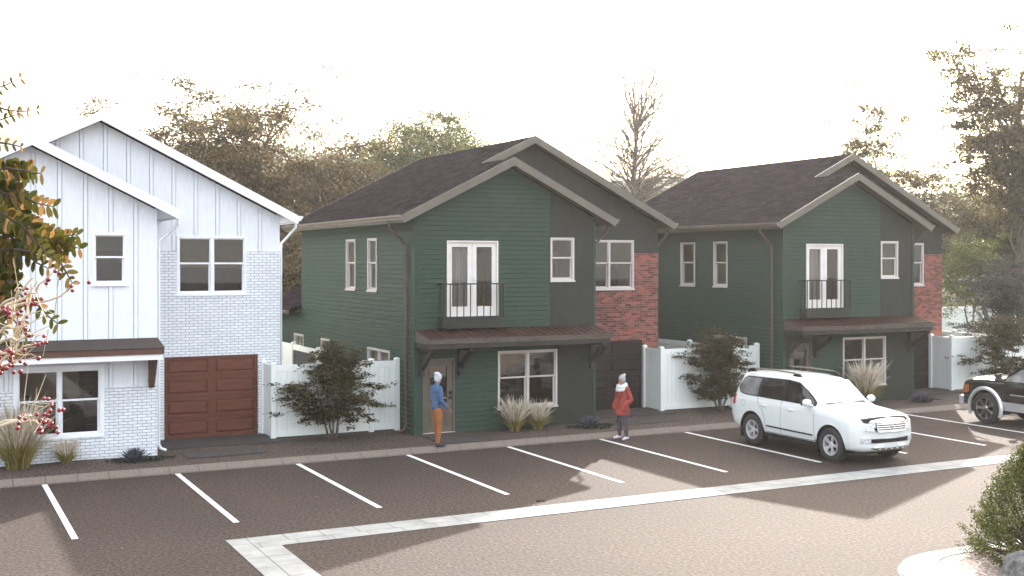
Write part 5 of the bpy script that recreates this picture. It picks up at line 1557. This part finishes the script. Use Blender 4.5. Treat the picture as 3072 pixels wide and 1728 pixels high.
# ------------------------------------------------------------------
# ------------------------------------------------------------------ people
def capsules(segs, balls=(), voxel=.012, name='x', mat=None, parent=None, smooth=6, extra=None):
    """segs: (p, q, r0, r1[, flatten]) ; union through a voxel remesh into one surface"""
    bm_m = MB()
    for sg in segs:
        p, q, r0, r1 = sg[:4]
        p = Vector(p); q = Vector(q); n = max(3, int((q - p).length / .03))
        pts = [p.lerp(q, i / n) for i in range(n + 1)]; rad = [r0 + (r1 - r0) * i / n for i in range(n + 1)]
        d = (q - p).normalized()
        # rounded ends
        pts = [p - d * r0 * .95, p - d * r0 * .7] + pts + [q + d * r1 * .7, q + d * r1 * .95]
        rad = [r0 * .25, r0 * .72] + rad + [r1 * .72, r1 * .25]
        if len(sg) > 4: rad = [(r * sg[4][0], r * sg[4][1]) for r in rad]
        bm_m.tube([tuple(v) for v in pts], rad, 14)
    for b in balls:
        bm_m.ball(b[0], b[1], 18, 12)
    if extra: extra(bm_m)
    o = bm_m.build(name, mat, None)
    md = o.modifiers.new('r', 'REMESH'); md.mode = 'VOXEL'; md.voxel_size = voxel
    if smooth:
        ms = o.modifiers.new('s', 'SMOOTH'); ms.factor = .5; ms.iterations = smooth
    dg = bpy.context.evaluated_depsgraph_get()
    me = bpy.data.meshes.new_from_object(o.evaluated_get(dg))
    old = o.data; o.modifiers.clear(); o.data = me; bpy.data.meshes.remove(old)
    me.polygons.foreach_set('use_smooth', [True] * len(me.polygons)); me.update()
    o.data.name = name
    if parent: o.parent = parent
    return o

def hand(w, d, up, s, curl=.6):
    """palm from wrist w along d; returns capsule segments"""
    w = Vector(w); d = Vector(d).normalized(); up = Vector(up); side = d.cross(up).normalized() * s; nrm = side.cross(d).normalized() * s
    out = [(w, w + d * .085 , .030, .036, (1, .55))]
    for k, L in enumerate((.070, .080, .074, .058)):
        b = w + d * .088 + side * (-.030 + .020 * k)
        a1 = (d + nrm * -curl * .6).normalized(); a2 = (d + nrm * -curl * 1.8).normalized()
        out += [(b, b + a1 * L * .5, .0095, .009), (b + a1 * L * .5, b + a1 * L * .5 + a2 * L * .5, .009, .0078)]
    tb = w + d * .03 - side * .03; ta = (d * .8 - side * .6 - nrm * .35).normalized()
    out += [(tb, tb + ta * .045, .012, .010), (tb + ta * .045, tb + ta * .045 + (d + nrm * -.4).normalized() * .03, .010, .0085)]
    return out

def head(c, f, tilt=0):
    """c = head centre, f = unit facing vector (horizontal)."""
    c = Vector(c); f = Vector(f).normalized(); up = Vector((0, 0, 1)); r = f.cross(up).normalized()
    segs = [(c + up * .03, c - up * .035 + f * .012, .082, .070, (.92, 1.05)), (c - up * .06 + f * .03, c - up * .085 + f * .045, .048, .032),
            (c + f * .078 + up * .012, c + f * .098 - up * .022, .010, .014), (c + f * .084 - up * .052 - r * .02, c + f * .084 - up * .052 + r * .02, .009, .009),
            (c + f * .072 + up * .028 - r * .034, c + f * .075 + up * .028 + r * .034, .013, .013)]
    for s_ in (1, -1): segs += [(c + r * .077 * s_ + up * .012 - f * .008, c + r * .079 * s_ - up * .028 - f * .002, .012, .009)]
    return segs

skin_m = mat_noise('skin', (.30, .15, .09), (.40, .21, .14), scale=18, rough=.55)
knit = mat_noise('pale_knit', (.42, .46, .50), (.66, .68, .72), scale=40, rough=.95, bump=.8, bscale=90, stretch=(1, 1, 1.6))
knit2 = mat_noise('grey_knit', (.26, .28, .32), (.48, .50, .54), scale=50, rough=.95, bump=.8, bscale=110)
def mat_puffer():
    m, nt, b = new_mat('blue_quilted_jacket')
    tc = N(nt, 'ShaderNodeTexCoord'); sp = N(nt, 'ShaderNodeSeparateXYZ'); nt.links.new(tc.outputs['Object'], sp.inputs[0])
    nz = N(nt, 'ShaderNodeTexNoise'); nz.inputs['Scale'].default_value = 9; nt.links.new(tc.outputs['Object'], nz.inputs[0])
    a = N(nt, 'ShaderNodeMath', operation='MULTIPLY_ADD'); a.inputs[1].default_value = .02; nt.links.new(nz.outputs['Fac'], a.inputs[0]); nt.links.new(sp.outputs[2], a.inputs[2])
    s_ = N(nt, 'ShaderNodeMath', operation='MULTIPLY'); s_.inputs[1].default_value = math.pi / .042; nt.links.new(a.outputs[0], s_.inputs[0])
    q = N(nt, 'ShaderNodeMath', operation='SINE'); nt.links.new(s_.outputs[0], q.inputs[0])
    ab = N(nt, 'ShaderNodeMath', operation='ABSOLUTE'); nt.links.new(q.outputs[0], ab.inputs[0])
    nt.links.new(ramp(nt, ab.outputs[0], [(.08, (.008, .018, .04)), (.35, (.035, .09, .19)), (1, (.05, .13, .26))]), b.inputs['Base Color'])
    b.inputs['Roughness'].default_value = .42
    bp = N(nt, 'ShaderNodeBump'); bp.inputs['Strength'].default_value = .8; bp.inputs['Distance'].default_value = .02; nt.links.new(ab.outputs[0], bp.inputs['Height']); nt.links.new(bp.outputs[0], b.inputs['Normal'])
    return m
puffer = mat_puffer()
pants_m = mat_noise('rust_trousers', (.22, .075, .018), (.36, .13, .035), scale=7, rough=.9, bump=.5, bscale=14, stretch=(1, 1, .6))
shoe_m = mat_plain('grey_shoe', (.03, .03, .033), .8)
coat_m = mat_noise('red_wool_coat', (.22, .030, .022), (.34, .055, .04), scale=8, rough=.95, bump=.4, bscale=20)
tight_m = mat_noise('dark_leggings', (.035, .030, .045), (.065, .055, .075), scale=10, rough=.9)
snk_m = mat_plain('pale_sneaker', (.55, .47, .55), .7)
scarf_m = mat_noise('white_scarf', (.55, .58, .58), (.75, .77, .77), scale=30, rough=.95, bump=.8, bscale=80)

# man: facing +x (right) and slightly away, weight on one leg, standing on the kerb edge
man = top('person', 'person in blue quilted jacket, rust trousers and white beanie standing at the middle house door', 'person', loc=(11.68, 27.0, .115), rz=R(8))
def V3(x, y, z): return (x, y, z)
# x = facing direction, y = his left
hipL, hipR = (0.01, .09, .93), (0, -.09, .93)
kneeL, kneeR = (.05, .10, .50), (.03, -.08, .50)
ankL, ankR = (.10, .10, .09), (-.02, -.09, .09)
shL, shR = (.01, .19, 1.47), (-.02, -.19, 1.47)
elL, elR = (.05, .29, 1.18), (-.02, -.27, 1.17)
wrL, wrR = (.27, .20, 1.16), (.17, -.27, .98)
hc = (.05, .0, 1.70); hf = (.93, .37, 0)
sk = [((0, 0, .95), (.0, 0, 1.2), .13, .12, (1.15, .8)), ((0, 0, 1.2), (0, 0, 1.42), .13, .14, (1.2, .75)), ((0, 0, 1.45), (.03, 0, 1.62), .06, .055)]
for a, b, c_, r in ((hipL, kneeL, ankL, 1), (hipR, kneeR, ankR, 1)): sk += [(a, b, .085, .055), (b, c_, .052, .036)]
for a, b, c_ in ((shL, elL, wrL), (shR, elR, wrR)): sk += [(a, b, .050, .038), (b, c_, .036, .026)]
sk += [((ankL[0], ankL[1], .06), (ankL[0] + .15, ankL[1] + .02, .035), .035, .03), ((ankR[0], ankR[1], .06), (ankR[0] + .15, ankR[1] - .03, .035), .035, .03)]
sk += head(hc, hf)
sk += hand(wrL, (.9, -.25, .25), (0, 0, 1), 1, .9) + hand(wrR, (.75, .1, -.55), (0, 0, 1), -1, .7)
capsules(sk, voxel=.0065, name='body', mat=skin_m, parent=man, smooth=2)
jk = [((0, 0, .98), (.01, 0, 1.2), .150, .150, (1.22, .88)), ((.01, 0, 1.2), (0, 0, 1.42), .150, .150, (1.30, .84)), ((-.01, -.1, 1.46), (-.01, .1, 1.46), .085, .085), ((.0, 0, 1.47), (.01, 0, 1.555), .082, .074)]
for a, b, c_ in ((shL, elL, wrL), (shR, elR, wrR)):
    jk += [(a, b, .078, .062), (b, tuple(Vector(b).lerp(Vector(c_), .96)), .062, .046)]
capsules(jk, voxel=.011, name='jacket', mat=puffer, parent=man)
pn = [((0, 0, .90), (0, 0, 1.0), .135, .135, (1.15, .86))]
for a, b, c_ in ((hipL, kneeL, ankL), (hipR, kneeR, ankR)): pn += [(a, b, .108, .074), (b, (c_[0], c_[1], .115), .074, .055)]
capsules(pn, voxel=.010, name='trousers', mat=pants_m, parent=man)
for s_, a, dy in (('l', ankL, .02), ('r', ankR, -.04)):
    capsules([((a[0] - .03, a[1], .045), (a[0] + .07, a[1] + dy * .5, .045), .046, .048), ((a[0] + .07, a[1] + dy * .5, .04), (a[0] + .18, a[1] + dy, .032), .046, .034), ((a[0], a[1], .05), (a[0], a[1], .12), .045, .045)], voxel=.009, name='shoe', mat=shoe_m, parent=man)
H_ = Vector(hc)
capsules([(H_ + Vector((-.005, 0, .045)), H_ + Vector((-.03, -.01, .10)), .100, .088), (H_ + Vector((-.03, -.01, .10)), H_ + Vector((-.085, -.03, .145)), .085, .05), (H_ + Vector((-.03, 0, -.0)), H_ + Vector((-.0, 0, .06)), .092, .098)], voxel=.009, name='beanie', mat=knit, parent=man)
capsules([(H_ + Vector((-.055, -.0, -.035)), H_ + Vector((-.06, 0, .0)), .055, .06)], voxel=.009, name='hair', mat=M['dark_wood'], parent=man)
for s_ in (1,):
    f_ = Vector(hf).normalized(); rr_ = f_.cross(Vector((0, 0, 1)))
    m = MB()
    for q in (1, -1): m.ball(tuple(H_ + f_ * .083 + rr_ * .031 * q + Vector((0, 0, .012))), .0085, 8, 6)
    m.build('eyes', M['black'], man, smooth=True)

# woman: facing -x (left) and a little toward the viewer, hands in coat pockets
wo = top('person', 'person in red wool coat, white scarf and grey bobble hat standing by the kerb', 'person', loc=(16.93, 26.5, .0), rz=R(192))
hipL, hipR = (0, .085, .88), (0, -.085, .88)
kneeL, kneeR = (.06, .13, .48), (.02, -.12, .48)
ankL, ankR = (.00, .155, .085), (-.03, -.15, .085)
shL, shR = (0, .165, 1.37), (0, -.165, 1.37)
elL, elR = (-.06, .27, 1.08), (-.06, -.27, 1.08)
wrL, wrR = (.10, .20, .92), (.10, -.20, .92)
hc = (.03, 0, 1.585); hf = (.995, -.08, 0)
sk = [((0, 0, .9), (0, 0, 1.12), .12, .10, (1.15, .8)), ((0, 0, 1.12), (0, 0, 1.33), .11, .12, (1.15, .75)), ((0, 0, 1.36), (.015, 0, 1.51), .05, .048)]
for a, b, c_ in ((hipL, kneeL, ankL), (hipR, kneeR, ankR)): sk += [(a, b, .08, .052), (b, c_, .050, .033)]
for a, b, c_ in ((shL, elL, wrL), (shR, elR, wrR)): sk += [(a, b, .042, .034), (b, c_, .033, .024)]
sk += [((ankL[0], ankL[1], .055), (ankL[0] + .13, ankL[1] + .03, .03), .032, .028), ((ankR[0], ankR[1], .055), (ankR[0] + .13, ankR[1] - .03, .03), .032, .028)]
sk += head(hc, hf) + hand(wrL, (.2, -.25, -.9), (1, 0, 0), 1, .5) + hand(wrR, (.2, .25, -.9), (1, 0, 0), -1, .5)
capsules(sk, voxel=.0065, name='body', mat=skin_m, parent=wo, smooth=2)
ct = [((0, 0, .72), (0, 0, 1.05), .185, .155, (1.18, .86)), ((0, 0, 1.05), (0, 0, 1.32), .150, .135, (1.25, .85)), ((0, -.09, 1.36), (0, .09, 1.36), .075, .075), ((.05, .0, .70), (-.03, 0, .70), .175, .175, (1.1, 1)), ((0, 0, 1.36), (0, 0, 1.42), .085, .07)]
for a, b, c_ in ((shL, elL, wrL), (shR, elR, wrR)): ct += [(a, b, .070, .064), (b, c_, .064, .066), (c_, (c_[0] + .02, c_[1] * .9, c_[2] - .09), .068, .062)]
co = capsules(ct, voxel=.011, name='coat', mat=coat_m, parent=wo)
# flat coat hem
me = co.data; bm = bmesh.new(); bm.from_mesh(me)
bmesh.ops.bisect_plane(bm, geom=bm.verts[:] + bm.edges[:] + bm.faces[:], plane_co=(0, 0, .66), plane_no=(0, 0, -1), clear_outer=True)
bm.to_mesh(me); bm.free()
capsules([((.148, .03, 1.36), (.165, .01, .95), .012, .012), ((.165, .01, .95), (.19, .0, .68), .012, .012), ((.10, .09, 1.38), (.165, .03, 1.15), .020, .014), ((.10, -.09, 1.38), (.165, -.01, 1.15), .020, .014),
          ((.12, .17, 1.0), (.08, .20, .90), .012, .012), ((.12, -.17, 1.0), (.08, -.20, .90), .012, .012)], voxel=.007, name='lapel', mat=coat_m, parent=wo, smooth=2)
tg = []
for a, b, c_ in ((hipL, kneeL, ankL), (hipR, kneeR, ankR)): tg += [(a, b, .088, .058), (b, ((b[0] + c_[0]) / 2 - .015, (b[1] + c_[1]) / 2, .32), .060, .062), (((b[0] + c_[0]) / 2 - .015, (b[1] + c_[1]) / 2, .32), (c_[0], c_[1], .09), .062, .047)]
capsules(tg, voxel=.009, name='leggings', mat=tight_m, parent=wo)
for a, dy in ((ankL, .03), (ankR, -.03)):
    capsules([((a[0] - .04, a[1], .042), (a[0] + .07, a[1] + dy * .5, .045), .040, .044), ((a[0] + .07, a[1] + dy * .5, .04), (a[0] + .17, a[1] + dy, .030), .043, .032), ((a[0] - .01, a[1], .05), (a[0] - .01, a[1], .09), .04, .042)], voxel=.008, name='sneaker', mat=snk_m, parent=wo)
def ring(mm, c, rx_, ry_, tube_, tilt, ph=0):
    pts = [(c[0] + rx_ * math.cos(t), c[1] + ry_ * math.sin(t), c[2] + tilt * math.cos(t) + .012 * math.sin(3 * t + ph)) for t in np.linspace(0, 2 * math.pi, 25)]
    mm.tube(pts, [tube_ * (1 + .15 * math.sin(k * 1.7 + ph)) for k in range(25)], 10)
def scarf(mm):
    ring(mm, (.03, 0, 1.44), .105, .115, .045, -.045, 0); ring(mm, (.035, 0, 1.40), .12, .13, .042, -.085, 1.5); ring(mm, (.02, 0, 1.46), .085, .09, .030, -.015, 3)
capsules([((.03, 0, 1.42), (.0, 0, 1.46), .06, .06)], voxel=.009, name='scarf', mat=scarf_m, parent=wo, extra=scarf, smooth=3)
H_ = Vector(hc)
capsules([(H_ + Vector((-.005, 0, .05)), H_ + Vector((-.025, 0, .085)), .094, .084), (H_ + Vector((-.03, 0, .0)), H_ + Vector((-.01, 0, .06)), .088, .092), (H_ + Vector((-.03, 0, .085)), H_ + Vector((-.055, 0, .105)), .07, .055)], voxel=.009, name='hat', mat=knit2, parent=wo)
capsules([(H_ + Vector((-.095, 0, .145)), H_ + Vector((-.10, 0, .15)), .040, .038)], voxel=.009, name='bobble', mat=knit, parent=wo, smooth=2)
capsules([(H_ + Vector((-.05, -.03, -.04)), H_ + Vector((-.06, -.03, .0)), .045, .05), (H_ + Vector((-.05, .03, -.04)), H_ + Vector((-.06, .03, .0)), .045, .05)], voxel=.009, name='hair', mat=M['brown_wood'], parent=wo)
f_ = Vector(hf).normalized(); rr_ = f_.cross(Vector((0, 0, 1))); m = MB()
for q in (1, -1): m.ball(tuple(H_ + f_ * .083 + rr_ * .031 * q + Vector((0, 0, .012))), .0085, 8, 6)
m.build('eyes', M['black'], wo, smooth=True)
# ------------------------------------------------------------------
# ------------------------------------------------------------------ distant hill and haze
mb = MB(); rnd = random.Random(5)
nx = 80; P_ = []
for i in range(nx + 1):
    x = -400 + 1500 * i / nx
    h = 28.5 + 2.2 * math.sin(x * .011 + 1) + 1.4 * math.sin(x * .031) + 1.2 * math.sin(x * .11)
    for y, f in ((170, 0), (200, .35), (235, .75), (262, 1), (300, .8), (360, .3)): P_.append((x, y, -1 + h * f + rnd.uniform(-.3, .3)))
mb.add(P_, [(i * 6 + j, (i + 1) * 6 + j, (i + 1) * 6 + j + 1, i * 6 + j + 1) for i in range(nx) for j in range(5)])
hill_m = mat_noise('hill_green', (.05, .075, .045), (.12, .15, .09), scale=.05, rough=1)
struct('hills', mb, hill_m, 'pale hazy hill ridge far behind the trees', smooth=True, fix=False)
mb = MB(); mb.box(-500, 1150, -250, 420, -3, 42)
hz, nt_, b_ = new_mat('haze_air')
nt_.nodes.remove(b_)
pv = nt_.nodes.new('ShaderNodeVolumePrincipled')
pv.inputs['Color'].default_value = (1.0, .985, .96, 1)
pv.inputs['Density'].default_value = HAZE_D
pv.inputs['Anisotropy'].default_value = .5
nt_.links.new(pv.outputs[0], nt_.nodes['Material Output'].inputs['Volume'])
o = mb.build('haze', hz); tag(o, 'pale warm haze hanging over the whole place', None, None, 'stuff')
